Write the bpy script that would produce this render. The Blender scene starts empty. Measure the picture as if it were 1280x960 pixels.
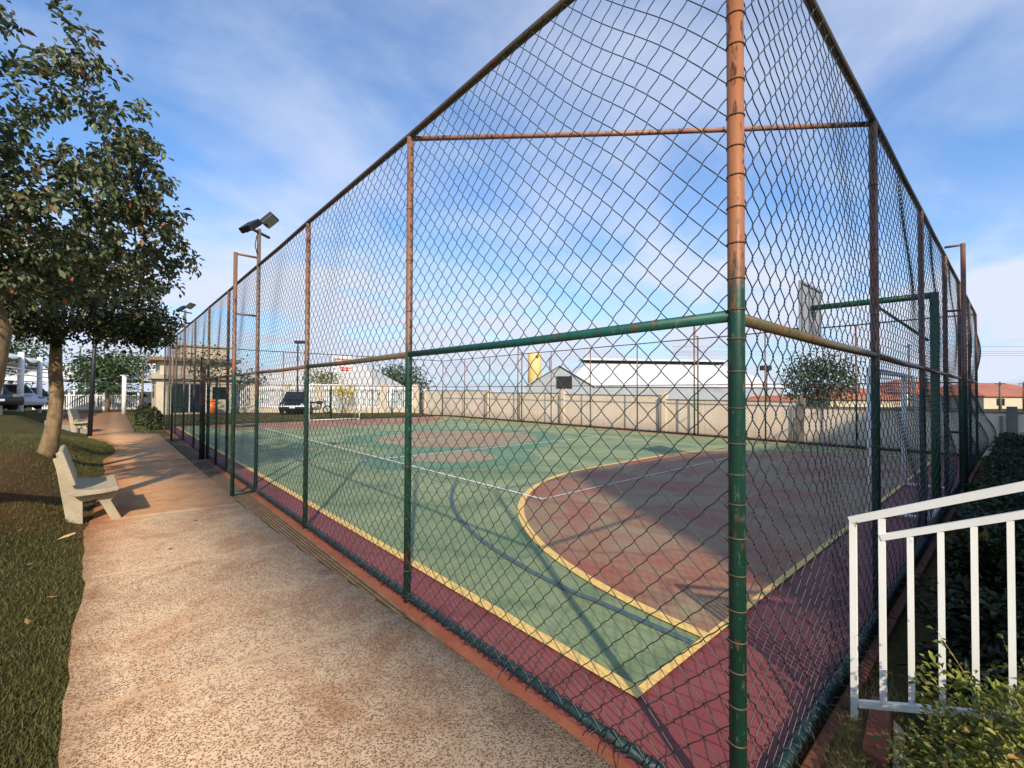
import bpy, math, random
import numpy as np
from mathutils import Vector, Matrix
random.seed(7); RNG = np.random.default_rng(7)
S = bpy.context.scene
COL = S.collection
R = math.radians

# ------------------------------------------------------------------ camera (court corner = origin, X along the short side, Y along the long side)
TH = R(41.62); FPX = 561.4
CX, CY = 0.869, 1.738                      # court corner in the camera's ground frame
def cw(xc, yc):
    dx, dy = xc-CX, yc-CY
    return (dx*math.cos(TH)+dy*math.sin(TH), -dx*math.sin(TH)+dy*math.cos(TH))
def rotw(v):
    return Vector((v[0]*math.cos(TH)+v[1]*math.sin(TH), -v[0]*math.sin(TH)+v[1]*math.cos(TH), v[2]))
cam = bpy.data.cameras.new('camera'); co = bpy.data.objects.new('camera', cam); COL.objects.link(co)
p, r = R(0.972), R(0.245)
F = Vector((0, math.cos(p), math.sin(p))); U = Vector((0, -math.sin(p), math.cos(p))); Rt = Vector((1, 0, 0))
r2 = Rt*math.cos(r)+U*math.sin(r); u2 = U*math.cos(r)-Rt*math.sin(r)
F, r2, u2 = rotw(F), rotw(r2), rotw(u2)
cx0, cy0 = cw(0, 0)
co.matrix_world = Matrix(((r2.x, u2.x, -F.x, cx0), (r2.y, u2.y, -F.y, cy0), (r2.z, u2.z, -F.z, 1.7), (0, 0, 0, 1)))
cam.sensor_width = 36; cam.lens = FPX/1280*36; cam.clip_end = 3000; cam.clip_start = 0.05
S.camera = co

# ------------------------------------------------------------------ helpers
class MB:
    def __init__(s, off=(0, 0, 0)):
        s.v = []; s.f = []; s.sm = []; s.off = Vector(off)
    def add(s, vs, fs, smooth=False):
        b = len(s.v); s.v += [tuple(Vector(q)-s.off) for q in vs]
        s.f += [tuple(b+i for i in f) for f in fs]; s.sm += [smooth]*len(fs); return s
    def box(s, c, d, rz=0, M=None):
        x, y, z = d[0]/2, d[1]/2, d[2]/2
        vs = [Vector((a, b, e)) for e in (-z, z) for a, b in ((-x, -y), (x, -y), (x, y), (-x, y))]
        m = M if M is not None else Matrix.Rotation(rz, 3, 'Z')
        vs = [m@q+Vector(c) for q in vs]
        return s.add(vs, [(3, 2, 1, 0), (4, 5, 6, 7), (0, 1, 5, 4), (1, 2, 6, 5), (2, 3, 7, 6), (3, 0, 4, 7)])
    def bar(s, a, b, w, h):
        a, b = Vector(a), Vector(b); d = (b-a).normalized()
        up = Vector((0, 0, 1)) if abs(d.z) < .95 else Vector((1, 0, 0))
        sx = d.cross(up).normalized(); sz = sx.cross(d)
        vs = [q+sx*i*w/2+sz*j*h/2 for q in (a, b) for i, j in ((-1, -1), (1, -1), (1, 1), (-1, 1))]
        return s.add(vs, [(0, 1, 2, 3), (7, 6, 5, 4), (0, 4, 5, 1), (1, 5, 6, 2), (2, 6, 7, 3), (3, 7, 4, 0)])
    def tube(s, pts, rad, n=10, caps=True):
        pts = [Vector(q) for q in pts]; m = len(pts)
        rad = [rad]*m if not hasattr(rad, '__len__') else rad
        vs = []; prev = None
        for i, q in enumerate(pts):
            d = (pts[min(i+1, m-1)]-pts[max(i-1, 0)]).normalized()
            if prev is None:
                up = Vector((0, 0, 1)) if abs(d.z) < .9 else Vector((1, 0, 0))
                sx = d.cross(up).normalized()
            else:
                sx = (prev-d*prev.dot(d)).normalized()
            prev = sx; sy = d.cross(sx)
            for k in range(n):
                a = 2*math.pi*k/n
                vs.append(q+(sx*math.cos(a)+sy*math.sin(a))*rad[i])
        fs = [(i*n+k, i*n+(k+1) % n, (i+1)*n+(k+1) % n, (i+1)*n+k) for i in range(m-1) for k in range(n)]
        s.add(vs, fs, True)
        if caps:
            b = len(s.v)-len(vs)
            s.f += [tuple(b+k for k in range(n))[::-1], tuple(b+(m-1)*n+k for k in range(n))]; s.sm += [False, False]
        return s
    def prism(s, poly, ax, t0, t1):
        # poly: list of 2D points; ax: function (u,v,t)->3D
        n = len(poly)
        vs = [ax(u, v, t0) for u, v in poly]+[ax(u, v, t1) for u, v in poly]
        return s.add(vs, [tuple(range(n))[::-1], tuple(range(n, 2*n))]+[(i, (i+1) % n, n+(i+1) % n, n+i) for i in range(n)])
    def sphere(s, c, rad, seg=12, ring=8, sc=(1, 1, 1)):
        vs = []; fs = []
        for i in range(ring+1):
            t = math.pi*i/ring
            for k in range(seg):
                a = 2*math.pi*k/seg
                vs.append(Vector(c)+Vector((rad*sc[0]*math.sin(t)*math.cos(a), rad*sc[1]*math.sin(t)*math.sin(a), rad*sc[2]*math.cos(t))))
        for i in range(ring):
            for k in range(seg):
                fs.append((i*seg+k, (i+1)*seg+k, (i+1)*seg+(k+1) % seg, i*seg+(k+1) % seg))
        return s.add(vs, fs, True)
    def torus(s, c, R0, r0, axis='x', n=20, k=8):
        pts = []
        for i in range(n+1):
            a = 2*math.pi*i/n
            q = Vector((0, math.cos(a), math.sin(a))) if axis == 'x' else Vector((math.cos(a), math.sin(a), 0))
            pts.append(Vector(c)+q*R0)
        return s.tube(pts, r0, k, False)
    def build(s, name, mat, parent=None, loc=None, bevel=0):
        me = bpy.data.meshes.new(name); me.from_pydata(s.v, [], s.f)
        me.polygons.foreach_set('use_smooth', s.sm); me.update()
        o = bpy.data.objects.new(name, me); COL.objects.link(o)
        if mat: me.materials.append(mat)
        if parent: o.parent = parent
        if loc: o.location = loc
        if bevel:
            b = o.modifiers.new('bevel', 'BEVEL'); b.width = bevel; b.segments = 2; b.limit_method = 'ANGLE'
        return o

def np_obj(name, V, Fa, mat, parent=None, tint=None, smooth=False, attr='tint'):
    """V (n,3), Fa list of int arrays (m,k)."""
    me = bpy.data.meshes.new(name); V = np.asarray(V, np.float32)
    me.vertices.add(len(V)); me.vertices.foreach_set('co', V.ravel())
    loops = np.concatenate([f.ravel() for f in Fa]).astype(np.int32)
    sizes = np.concatenate([np.full(len(f), f.shape[1]) for f in Fa])
    starts = np.concatenate([[0], np.cumsum(sizes)[:-1]]).astype(np.int32)
    me.loops.add(len(loops)); me.loops.foreach_set('vertex_index', loops)
    me.polygons.add(len(sizes)); me.polygons.foreach_set('loop_start', starts)
    if smooth: me.polygons.foreach_set('use_smooth', np.ones(len(sizes), bool))
    me.update(calc_edges=True)
    if tint is not None:
        a = me.attributes.new(attr, 'FLOAT', 'POINT'); a.data.foreach_set('value', np.asarray(tint, np.float32))
    o = bpy.data.objects.new(name, me); COL.objects.link(o)
    if mat: me.materials.append(mat)
    if parent: o.parent = parent
    return o

def tag(o, label=None, cat=None, group=None, kind=None):
    if label: o['label'] = label
    if cat: o['category'] = cat
    if group: o['group'] = group
    if kind: o['kind'] = kind
    return o
def thing(name, loc, label, cat, group=None, rz=0):
    o = bpy.data.objects.new(name, None); COL.objects.link(o); o.location = loc; o.rotation_euler = (0, 0, rz); o.empty_display_size = .1
    return tag(o, label, cat, group)
def copy_tree(o, parent=None):
    c = o.copy(); COL.objects.link(c)
    if parent: c.parent = parent
    for ch in [q for q in bpy.data.objects if q.parent == o]: copy_tree(ch, c)
    return c

# ------------------------------------------------------------------ materials
def lin(c):
    return tuple(((x/255)/12.92 if x/255 <= .04045 else ((x/255+.055)/1.055)**2.4) for x in c)
class NT:
    def __init__(s, name):
        s.m = bpy.data.materials.new(name); s.m.use_nodes = True; s.t = s.m.node_tree; s.t.nodes.clear()
        s.out = s.n('OutputMaterial'); s.b = s.n('BsdfPrincipled'); s.l(s.b.outputs[0], s.out.inputs[0])
    def n(s, t, **k):
        x = s.t.nodes.new('ShaderNode'+t)
        for a, b in k.items(): setattr(x, a, b)
        return x
    def l(s, a, b): s.t.links.new(a, b)
    def pos(s):
        if not hasattr(s, '_g'): s._g = s.n('NewGeometry').outputs['Position']
        return s._g
    def obj(s):
        if not hasattr(s, '_o'): s._o = s.n('TexCoord').outputs['Object']
        return s._o
    def noise(s, scale, detail=4, rough=.55, vec=None, dist=0, stretch=None):
        v = vec or s.pos()
        if stretch:
            mp = s.n('Mapping'); mp.inputs['Scale'].default_value = stretch; s.l(v, mp.inputs['Vector']); v = mp.outputs[0]
        x = s.n('TexNoise'); x.inputs['Scale'].default_value = scale; x.inputs['Detail'].default_value = detail
        x.inputs['Roughness'].default_value = rough; x.inputs['Distortion'].default_value = dist
        s.l(v, x.inputs['Vector']); return x.outputs['Fac']
    def ramp(s, f, a, b):
        x = s.n('MapRange'); x.inputs['From Min'].default_value = a; x.inputs['From Max'].default_value = b
        s.l(f, x.inputs['Value']); return x.outputs[0]
    def mix(s, f, a, b, mode='MIX'):
        x = s.n('Mix', data_type='RGBA', blend_type=mode)
        for sock, val in ((x.inputs[0], f), (x.inputs[6], a), (x.inputs[7], b)):
            if hasattr(val, 'is_linked'): s.l(val, sock)
            elif isinstance(val, tuple): sock.default_value = (*val[:3], 1)
            else: sock.default_value = val
        return x.outputs[2]
    def math(s, op, a, b=None, c=None, clamp=False):
        x = s.n('Math', operation=op, use_clamp=clamp)
        for sock, val in zip(x.inputs, (a, b, c)):
            if val is None: continue
            if hasattr(val, 'is_linked'): s.l(val, sock)
            else: sock.default_value = val
        return x.outputs[0]
    def xyz(s, v=None):
        x = s.n('SeparateXYZ'); s.l(v or s.pos(), x.inputs[0]); return x.outputs
    def attr(s, name):
        return s.n('Attribute', attribute_name=name).outputs['Fac']
    def bump(s, h, strength=.3, dist=.01):
        x = s.n('Bump'); x.inputs['Strength'].default_value = strength; x.inputs['Distance'].default_value = dist
        s.l(h, x.inputs['Height']); s.l(x.outputs[0], s.b.inputs['Normal'])
    def fin(s, col, rough=.7, metal=0, spec=.5):
        b = s.b
        if hasattr(col, 'is_linked'): s.l(col, b.inputs['Base Color'])
        else: b.inputs['Base Color'].default_value = (*col[:3], 1)
        if hasattr(rough, 'is_linked'): s.l(rough, b.inputs['Roughness'])
        else: b.inputs['Roughness'].default_value = rough
        b.inputs['Metallic'].default_value = metal; b.inputs['Specular IOR Level'].default_value = spec
        return s.m
def simple(name, col, rough=.7, var=.25, scale=6, metal=0, spec=.5, bump=0):
    t = NT(name); f = t.noise(scale, 5); c2 = tuple(x*(1-var) for x in col); c3 = tuple(min(1, x*(1+var*.6)) for x in col)
    c = t.mix(t.ramp(f, .3, .7), c2, c3)
    if bump: t.bump(t.noise(scale*8, 4), bump, .005)
    return t.fin(c, rough, metal, spec)

def mat_path():
    t = NT('exposed_aggregate_concrete'); P = t.pos(); x, y, z = t.xyz()
    big = t.noise(1.1, 5, .6); mid = t.noise(7, 4); f1 = t.noise(60, 2, .5); f2 = t.noise(150, 2, .5)
    wob = t.n('Vector' 'Math', operation='ADD'); nv = t.n('TexNoise'); nv.inputs['Scale'].default_value = 90; t.l(P, nv.inputs['Vector'])
    sc = t.n('VectorMath', operation='SCALE'); sc.inputs['Scale'].default_value = .011; t.l(nv.outputs['Color'], sc.inputs[0]); t.l(P, wob.inputs[0]); t.l(sc.outputs[0], wob.inputs[1])
    v = t.n('TexVoronoi'); v.inputs['Scale'].default_value = 112; t.l(wob.outputs[0], v.inputs['Vector'])
    hs = t.n('SeparateColor'); t.l(v.outputs['Color'], hs.inputs[0])
    stone = t.mix(hs.outputs[2], lin((78, 54, 40)), lin((138, 104, 76)))
    stone = t.mix(t.ramp(hs.outputs[1], .86, .9), stone, lin((76, 72, 70)))
    mort = t.mix(t.ramp(mid, .3, .7), lin((204, 168, 130)), lin((222, 190, 152)))
    mort = t.mix(t.math('MULTIPLY', t.ramp(f2, .5, .7), .4), mort, lin((150, 112, 76)))
    thr = t.math('ADD', .56, t.math('MULTIPLY', t.math('SUBTRACT', big, .5), -.9))
    pick = t.math('LESS_THAN', hs.outputs[0], thr)
    ins = t.math('SUBTRACT', 1.0, t.ramp(v.outputs['Distance'], .3, .62), clamp=True)
    agg = t.mix(t.math('MULTIPLY', pick, ins), mort, stone)
    smooth = t.mix(t.ramp(mid, .3, .7), lin((178, 134, 92)), lin((198, 158, 116)))
    # the paving beyond the bench is trowelled smooth; joints every 2.2 m are trowelled bands
    ph = t.math('FRACT', t.math('DIVIDE', t.math('ADD', t.math('ADD', y, t.math('MULTIPLY', x, .1)), t.math('ADD', t.math('MULTIPLY', t.noise(2, 2), .04), .55)), 2.28))
    ph2 = t.math('ABSOLUTE', t.math('SUBTRACT', ph, .3))
    band = t.math('SUBTRACT', 1.0, t.ramp(ph2, .004, .016), clamp=True)
    far = t.ramp(t.math('ADD', y, t.math('MULTIPLY', big, .5)), 7.25, 7.55)
    sm = t.math('MAXIMUM', t.math('MULTIPLY', band, .75), t.math('MULTIPLY', far, .85))
    edge = t.math('SUBTRACT', 1.0, t.ramp(x, -2.05, -1.75), clamp=True)
    smooth = t.mix(t.math('MULTIPLY', band, t.math('SUBTRACT', 1.0, far)), smooth, lin((214, 182, 142))); c = t.mix(sm, agg, smooth)
    wide = t.math('SUBTRACT', 1.0, t.ramp(t.math('ABSOLUTE', t.math('SUBTRACT', t.math('ADD', y, t.math('MULTIPLY', x, .1)), 7.02)), .05, .09), clamp=True); c = t.mix(t.math('MULTIPLY', wide, .85), c, lin((216, 184, 144)))
    c = t.mix(t.math('MULTIPLY', t.ramp(t.noise(1.9, 5, .6, dist=.6), .48, .7), .55), c, lin((150, 92, 52)), 'MIX')
    red = t.math('MULTIPLY', t.ramp(t.noise(.9, 4), .4, .65), edge)
    dirtL = t.math('SUBTRACT', 1.0, t.ramp(t.math('ADD', x, t.math('MULTIPLY', t.noise(3, 4), .9)), -1.75, -.95), clamp=True)
    ymask = t.math('MULTIPLY', t.ramp(y, 5.2, 7.4), t.math('SUBTRACT', 1.0, t.ramp(y, 13, 18), clamp=True))
    c = t.mix(t.math('MULTIPLY', dirtL, t.math('MULTIPLY', ymask, .85)), c, lin((182, 98, 52)))
    c = t.mix(t.math('MULTIPLY', t.math('MULTIPLY', far, t.ramp(t.noise(.8, 4, vec=None, stretch=(.6, 2.2, 1)), .35, .7)), .5), c, lin((190, 120, 70)))
    verge = t.math('SUBTRACT', 1.0, t.ramp(t.math('ADD', x, t.math('MULTIPLY', t.noise(4, 5, .65), .45)), -1.78, -1.5), clamp=True)
    c = t.mix(t.math('MULTIPLY', verge, .6), c, lin((122, 84, 54)))
    crack = t.math('LESS_THAN', ph2, .0022)
    c = t.mix(t.math('MULTIPLY', crack, .25), c, lin((130, 94, 66)))
    h = t.math('ADD', t.math('MULTIPLY', t.math('MULTIPLY', pick, ins), -1.0), t.math('MULTIPLY', f1, .6))
    h = t.math('MULTIPLY', h, t.math('SUBTRACT', 1.0, sm))
    t.bump(h, .6, .006)
    return t.fin(c, .9, spec=.2)

def mat_court(base, worn, dark, sc=1.0, scuff=.5):
    t = NT('court_paint'); a = t.noise(.55*sc, 6, .62, dist=.5); b = t.noise(2.6*sc, 6, .65, dist=1.0); c = t.noise(28, 4, .6)
    st = t.noise(1.3, 5, .6, stretch=(2.2, .5, 1), dist=1.2)
    col = t.mix(t.ramp(a, .36, .62), base, worn)
    col = t.mix(t.math('MULTIPLY', t.ramp(b, .52, .7), .6), col, dark)
    col = t.mix(t.math('MULTIPLY', t.ramp(st, .55, .72), scuff), col, worn)
    col = t.mix(t.math('MULTIPLY', t.ramp(c, .5, .75), .25), col, dark)
    w = t.n('TexWave', wave_type='BANDS', bands_direction='DIAGONAL'); w.inputs['Scale'].default_value = .35; w.inputs['Distortion'].default_value = 14; w.inputs['Detail'].default_value = 3
    t.l(t.pos(), w.inputs['Vector'])
    col = t.mix(t.math('MULTIPLY', t.ramp(w.outputs['Fac'], .93, 1.0), .3), col, tuple(x*.45 for x in dark))
    t.bump(t.noise(160, 3), .12, .003)
    return t.fin(col, .72, spec=.35)
M = {}
M['path'] = mat_path()
GREEN = mat_court(lin((110, 130, 90)), lin((148, 154, 110)), lin((94, 122, 90)))
TEAL = mat_court(lin((86, 126, 96)), lin((108, 134, 102)), lin((78, 116, 90)))
APRON = mat_court(lin((124, 60, 60)), lin((136, 76, 70)), lin((110, 52, 54)), 1.4, .3)
KEY = mat_court(lin((150, 92, 70)), lin((146, 130, 98)), lin((156, 70, 60)), 1.3, .6)
DISC = mat_court(lin((164, 126, 98)), lin((140, 138, 106)), lin((168, 112, 88)))
def mat_line(name, col, wear):
    t = NT(name); f = t.noise(9, 6, .7); c = t.mix(t.math('MULTIPLY', t.ramp(f, .45, .75), .55), col, wear)
    return t.fin(c, .7, spec=.3)
M['yellow'] = mat_line('yellow_line_paint', lin((232, 192, 110)), lin((190, 165, 110)))
M['white_line'] = mat_line('white_line_paint', lin((225, 225, 210)), lin((170, 180, 155)))
M['dark_line'] = mat_line('dark_line_paint', lin((74, 96, 98)), lin((100, 128, 112)))
def mat_ground():
    t = NT('lawn_and_soil'); d = t.attr('dirt'); n1 = t.noise(1.6, 5, .6); n2 = t.noise(24, 4, .7); n3 = t.noise(140, 3, .7)
    g = t.mix(t.ramp(n1, .35, .65), lin((70, 64, 34)), lin((92, 80, 46)))
    g = t.mix(t.ramp(n2, .4, .7), g, lin((56, 56, 28)))
    g = t.mix(t.math('MULTIPLY', t.ramp(n3, .5, .7), .5), g, lin((116, 100, 64)))
    s = t.mix(t.ramp(n2, .3, .7), lin((98, 66, 44)), lin((124, 86, 58)))
    s = t.mix(t.math('MULTIPLY', t.ramp(n3, .45, .7), .4), s, lin((100, 58, 36)))
    m = t.ramp(t.math('ADD', d, t.math('MULTIPLY', t.math('SUBTRACT', n2, .5), .9)), .3, .7)
    t.bump(t.math('ADD', n2, t.math('MULTIPLY', n3, .5)), .8, .03)
    return t.fin(t.mix(m, g, s), .95, spec=.1)
M['ground'] = mat_ground()
def mat_post(zc, top=(168, 112, 78), low=(28, 92, 76), seed=0.0):
    t = NT('weathered_post_paint'); x, y, z = t.xyz()
    mp = t.n('Mapping'); mp.inputs['Location'].default_value = (seed, seed*2, seed*3); mp.inputs['Scale'].default_value = (1, 1, .35); t.l(t.pos(), mp.inputs['Vector']); V = mp.outputs[0]
    n = t.noise(9, 6, .7, V); n2 = t.noise(45, 4, .7, V); n3 = t.noise(3, 3, .6, V)
    m = t.ramp(t.math('ADD', z, t.math('MULTIPLY', t.math('SUBTRACT', n, .5), .9)), zc-.12, zc+.12)
    rust = t.mix(t.ramp(n, .35, .65), lin(top), lin(tuple(min(255, int(v*1.12)) for v in top)))
    rust = t.mix(t.math('MULTIPLY', t.ramp(n3, .5, .7), .6), rust, lin((134, 70, 40)))
    st = t.noise(7, 6, .75, stretch=(3, 3, .5)); rust = t.mix(t.math('MULTIPLY', t.ramp(t.math('ADD', t.math('MULTIPLY', st, .6), t.math('MULTIPLY', n2, .4)), .53, .58), .9), rust, lin((66, 38, 26)))
    gr = t.mix(t.ramp(n, .35, .7), lin(low), lin(tuple(int(v*.72) for v in low)))
    gr = t.mix(t.math('MULTIPLY', t.ramp(n2, .58, .7), .7), gr, lin((104, 122, 112)))
    gr = t.mix(t.math('MULTIPLY', t.ramp(t.math('ADD', t.math('MULTIPLY', n, .6), t.math('MULTIPLY', n2, .4)), .56, .62), .8), gr, lin((98, 60, 40)))
    t.bump(n2, .25, .003)
    return t.fin(t.mix(m, gr, rust), .5, spec=.4)
PM = {k: mat_post(z, top, low, k*3.7) for k, (z, top, low) in {0: (2.12, (146, 94, 58), (18, 66, 52)), 1: (2.0, (122, 90, 68), (22, 68, 54)), 2: (1.95, (118, 90, 72), (28, 66, 54)),
     3: (1.7, (108, 88, 76), (30, 70, 58)), 4: (1.9, (120, 88, 72), (26, 66, 56)), 5: (-9, (112, 84, 64), (30, 70, 60)), 6: (-9, (86, 80, 56), (30, 70, 60)), 7: (9, (120, 88, 72), (24, 92, 78))}.items()}
def mat_wire():
    t = NT('pvc_coated_wire'); n = t.noise(3.5, 4); c = t.mix(t.ramp(n, .35, .65), lin((20, 28, 28)), lin((44, 54, 54)))
    return t.fin(c, .38, spec=.6)
M['wire'] = mat_wire()
M['tie'] = simple('tie_wire_steel', lin((96, 74, 52)), .6, .4, 20)
M['white_paint'] = simple('white_metal_paint', lin((236, 234, 226)), .45, .06, 3)
def mat_railing():
    t = NT('white_railing_paint'); n = t.noise(14, 6, .75); n2 = t.noise(2.5, 3)
    c = t.mix(t.ramp(n2, .3, .7), lin((246, 245, 236)), lin((236, 234, 222)))
    c = t.mix(t.math('MULTIPLY', t.ramp(n, .63, .69), .8), c, lin((140, 84, 48)))
    x_, y_, z_ = t.xyz(); c = t.mix(t.math('MULTIPLY', t.math('SUBTRACT', 1.0, t.ramp(t.math('ADD', z_, t.math('MULTIPLY', n, .3)), .12, .4), clamp=True), .5), c, lin((150, 134, 104)))
    return t.fin(c, .4)
M['railing'] = mat_railing()
def mat_conc(name, a, b, stain, bump=.3):
    t = NT(name); n = t.noise(2.2, 6, .65); n2 = t.noise(30, 4, .7); n3 = t.noise(.9, 3)
    c = t.mix(t.ramp(n, .35, .65), lin(a), lin(b)); c = t.mix(t.math('MULTIPLY', t.ramp(n2, .5, .75), .35), c, lin(stain))
    c = t.mix(t.math('MULTIPLY', t.ramp(n3, .55, .75), .4), c, lin(stain)); t.bump(n2, bump, .006)
    return t.fin(c, .85, spec=.25)
M['bench'] = mat_conc('bench_concrete', (160, 148, 122), (180, 167, 140), (112, 98, 76))
M['kerb_red'] = mat_conc('red_painted_kerb', (128, 74, 54), (146, 90, 66), (94, 56, 42), .6)
M['kerb_grey'] = mat_conc('kerb_concrete', (150, 142, 124), (172, 162, 140), (110, 98, 80))
M['stone'] = mat_conc('cream_stone', (190, 160, 120), (214, 186, 146), (140, 104, 74), .8)
def mat_wall():
    t = NT('beige_wall_render'); x, y, z = t.xyz(); n = t.noise(1.4, 6, .62); n2 = t.noise(22, 4); st = t.noise(2.0, 4, .6, stretch=(1, 3, .25))
    c = t.mix(t.ramp(n, .35, .65), lin((228, 206, 178)), lin((238, 220, 196)))
    low = t.math('SUBTRACT', 1.0, t.ramp(t.math('ADD', z, t.math('MULTIPLY', st, .5)), .2, .75), clamp=True)
    c = t.mix(t.math('MULTIPLY', low, .45), c, lin((150, 120, 92)))
    c = t.mix(t.math('MULTIPLY', t.ramp(st, .58, .75), .35), c, lin((160, 146, 128)))
    j = t.math('LESS_THAN', t.math('FRACT', t.math('DIVIDE', y, 1.9)), .012)
    c = t.mix(t.math('MULTIPLY', j, .5), c, lin((140, 120, 100)))
    t.bump(n2, .2, .005); return t.fin(c, .9, spec=.2)
M['wall'] = mat_wall()
M['wall_cap'] = mat_conc('grey_wall_cap', (120, 112, 104), (140, 132, 122), (88, 80, 72))
M['cream'] = simple('cream_render', lin((196, 182, 156)), .85, .12, 2)
M['black_metal'] = simple('black_metal', lin((30, 32, 34)), .5, .2, 5)
M['dark'] = simple('dark_recess', lin((26, 26, 26)), .8, .3, 5)  # near-black for tyres and seat, and for shade painted into recesses
M['glass'] = simple('dark_glass', lin((30, 38, 42)), .08, .2, 2)
M['orange'] = simple('orange_plastic', lin((232, 120, 40)), .4, .08, 3)
M['backboard'] = simple('backboard_white', lin((226, 228, 228)), .5, .06, 3)
M['sign_red'] = simple('sign_red', lin((214, 62, 58)), .5, .1, 5)
M['sign_grey'] = simple('sign_grey_print', lin((150, 156, 176)), .5, .1, 5)
M['green_steel'] = simple('green_steel_paint', lin((24, 92, 58)), .45, .3, 8)
M['rim'] = simple('rim_red_steel', lin((150, 60, 44)), .5, .2, 8)
M['membrane'] = simple('white_membrane', lin((226, 224, 218)), .6, .06, .6)
M['roofwhite'] = simple('white_sheet_roof', lin((232, 232, 232)), .5, .05, .4)
def mat_ribs():
    t = NT('white_ribbed_roof'); n = t.noise(.25, 5, .6); w = t.n('TexWave', bands_direction='X'); w.inputs['Scale'].default_value = .55; t.l(t.obj(), w.inputs['Vector'])
    st = t.noise(.5, 4, .6, t.obj(), stretch=(1.5, .15, 1))
    c = t.mix(t.ramp(n, .3, .7), lin((214, 214, 212)), lin((234, 234, 234))); c = t.mix(t.math('MULTIPLY', t.ramp(w.outputs['Fac'], .8, 1), .35), c, lin((150, 152, 154)))
    c = t.mix(t.math('MULTIPLY', t.ramp(st, .52, .75), .35), c, lin((170, 160, 148))); return t.fin(c, .5)
M['roofwhite'] = mat_ribs()
M['roofgrey'] = simple('pale_grey_roof', lin((196, 192, 184)), .7, .1, .7)
M['barn'] = simple('grey_cladding', lin((158, 163, 167)), .7, .12, .8)
M['tank'] = simple('yellow_tank_paint', lin((228, 190, 116)), .6, .12, 1)
M['steel'] = simple('galvanised_steel', lin((140, 144, 146)), .4, .15, 6, metal=.6)
M['wood'] = simple('pole_wood', lin((116, 104, 94)), .9, .25, 6)
def mat_tiles():
    t = NT('orange_roof_tiles'); n = t.noise(1.4, 4); w = t.n('TexWave'); w.inputs['Scale'].default_value = 1.4; t.l(t.pos(), w.inputs['Vector'])
    c = t.mix(t.ramp(n, .35, .65), lin((160, 94, 70)), lin((178, 114, 88))); c = t.mix(t.math('MULTIPLY', w.outputs['Fac'], .25), c, lin((140, 62, 44)))
    return t.fin(c, .85)
M['tiles'] = mat_tiles()
def mat_leaf(name, a, b, c=None, trans=.25, rough=.45):
    t = NT(name); k = t.attr('tint'); col = t.mix(t.ramp(k, 0, .9), lin(a), lin(b))
    if c: col = t.mix(t.ramp(k, .955, .965), col, lin(c))
    t.fin(col, rough, spec=.4); tr = t.n('BsdfTranslucent'); t.l(col, tr.inputs[0]); mx = t.n('MixShader'); mx.inputs[0].default_value = trans
    t.l(t.b.outputs[0], mx.inputs[1]); t.l(tr.outputs[0], mx.inputs[2]); t.l(mx.outputs[0], t.out.inputs[0]); return t.m
M['leaf1'] = mat_leaf('broad_leaf', (60, 72, 46), (124, 132, 94), (160, 100, 58))
M['leaf2'] = mat_leaf('deep_green_leaf', (44, 54, 36), (92, 100, 66), (124, 94, 56))
M['leaf_far'] = mat_leaf('far_leaf', (54, 72, 46), (90, 106, 66))
M['leaf_bush'] = mat_leaf('bush_leaf', (74, 92, 36), (156, 156, 70), (190, 146, 84), .3, .4)
M['leaf_hedge'] = mat_leaf('hedge_leaf', (26, 36, 22), (54, 68, 38), (110, 96, 56))
M['leaf_palm'] = mat_leaf('palm_leaf', (54, 82, 46), (90, 116, 64))
M['flower'] = mat_leaf('yellow_flower', (214, 190, 40), (236, 214, 70))
M['grass'] = mat_leaf('grass_blade', (74, 82, 36), (112, 104, 58), (156, 136, 94), .3, .7)
def mat_bark(name, a, b, d):
    t = NT(name); n = t.noise(14, 6, .7, stretch=(1, 1, .35)); n2 = t.noise(5, 4)
    c = t.mix(t.ramp(n, .35, .65), lin(a), lin(b)); c = t.mix(t.math('MULTIPLY', t.ramp(n2, .5, .7), .6), c, lin(d)); t.bump(n, .8, .02)
    return t.fin(c, .9, spec=.15)
M['bark'] = mat_bark('tree_bark', (112, 94, 68), (150, 128, 96), (84, 68, 48))
M['bark2'] = mat_bark('grey_bark', (104, 92, 74), (140, 122, 96), (74, 62, 48))
M['asphalt'] = mat_conc('asphalt', (84, 84, 84), (96, 96, 94), (70, 70, 70))

# ------------------------------------------------------------------ world and sun
SUN_EL = R(32.0); sunH = Vector((-.507, -.862, 0)).normalized()          # horizontal direction TO the sun
toSun = Vector((sunH.x*math.cos(SUN_EL), sunH.y*math.cos(SUN_EL), math.sin(SUN_EL)))
W = bpy.data.worlds.new('World'); S.world = W; W.use_nodes = True; wt = W.node_tree; wt.nodes.clear()
def wn(t, **k):
    x = wt.nodes.new('ShaderNode'+t)
    for a, b in k.items(): setattr(x, a, b)
    return x
sky = wn('TexSky', sky_type='NISHITA', sun_disc=False); sky.sun_elevation = SUN_EL
sky.sun_rotation = math.atan2(sunH.x, sunH.y) % (2*math.pi); sky.air_density = 1.0; sky.dust_density = 1.2; sky.ozone_density = 2.0
tc = wn('TexCoord'); sep = wn('SeparateXYZ'); wt.links.new(tc.outputs['Generated'], sep.inputs[0])
def wm(op, a, b=None, clamp=False):
    x = wn('Math', operation=op, use_clamp=clamp)
    for s_, v_ in zip(x.inputs, (a, b)):
        if v_ is None: continue
        if hasattr(v_, 'is_linked'): wt.links.new(v_, s_)
        else: s_.default_value = v_
    return x.outputs[0]
def wr(f, a, b, lo=0, hi=1):
    x = wn('MapRange', interpolation_type='SMOOTHSTEP'); x.inputs[1].default_value = a; x.inputs[2].default_value = b; x.inputs[3].default_value = lo; x.inputs[4].default_value = hi
    wt.links.new(f, x.inputs[0]); return x.outputs[0]
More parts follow.
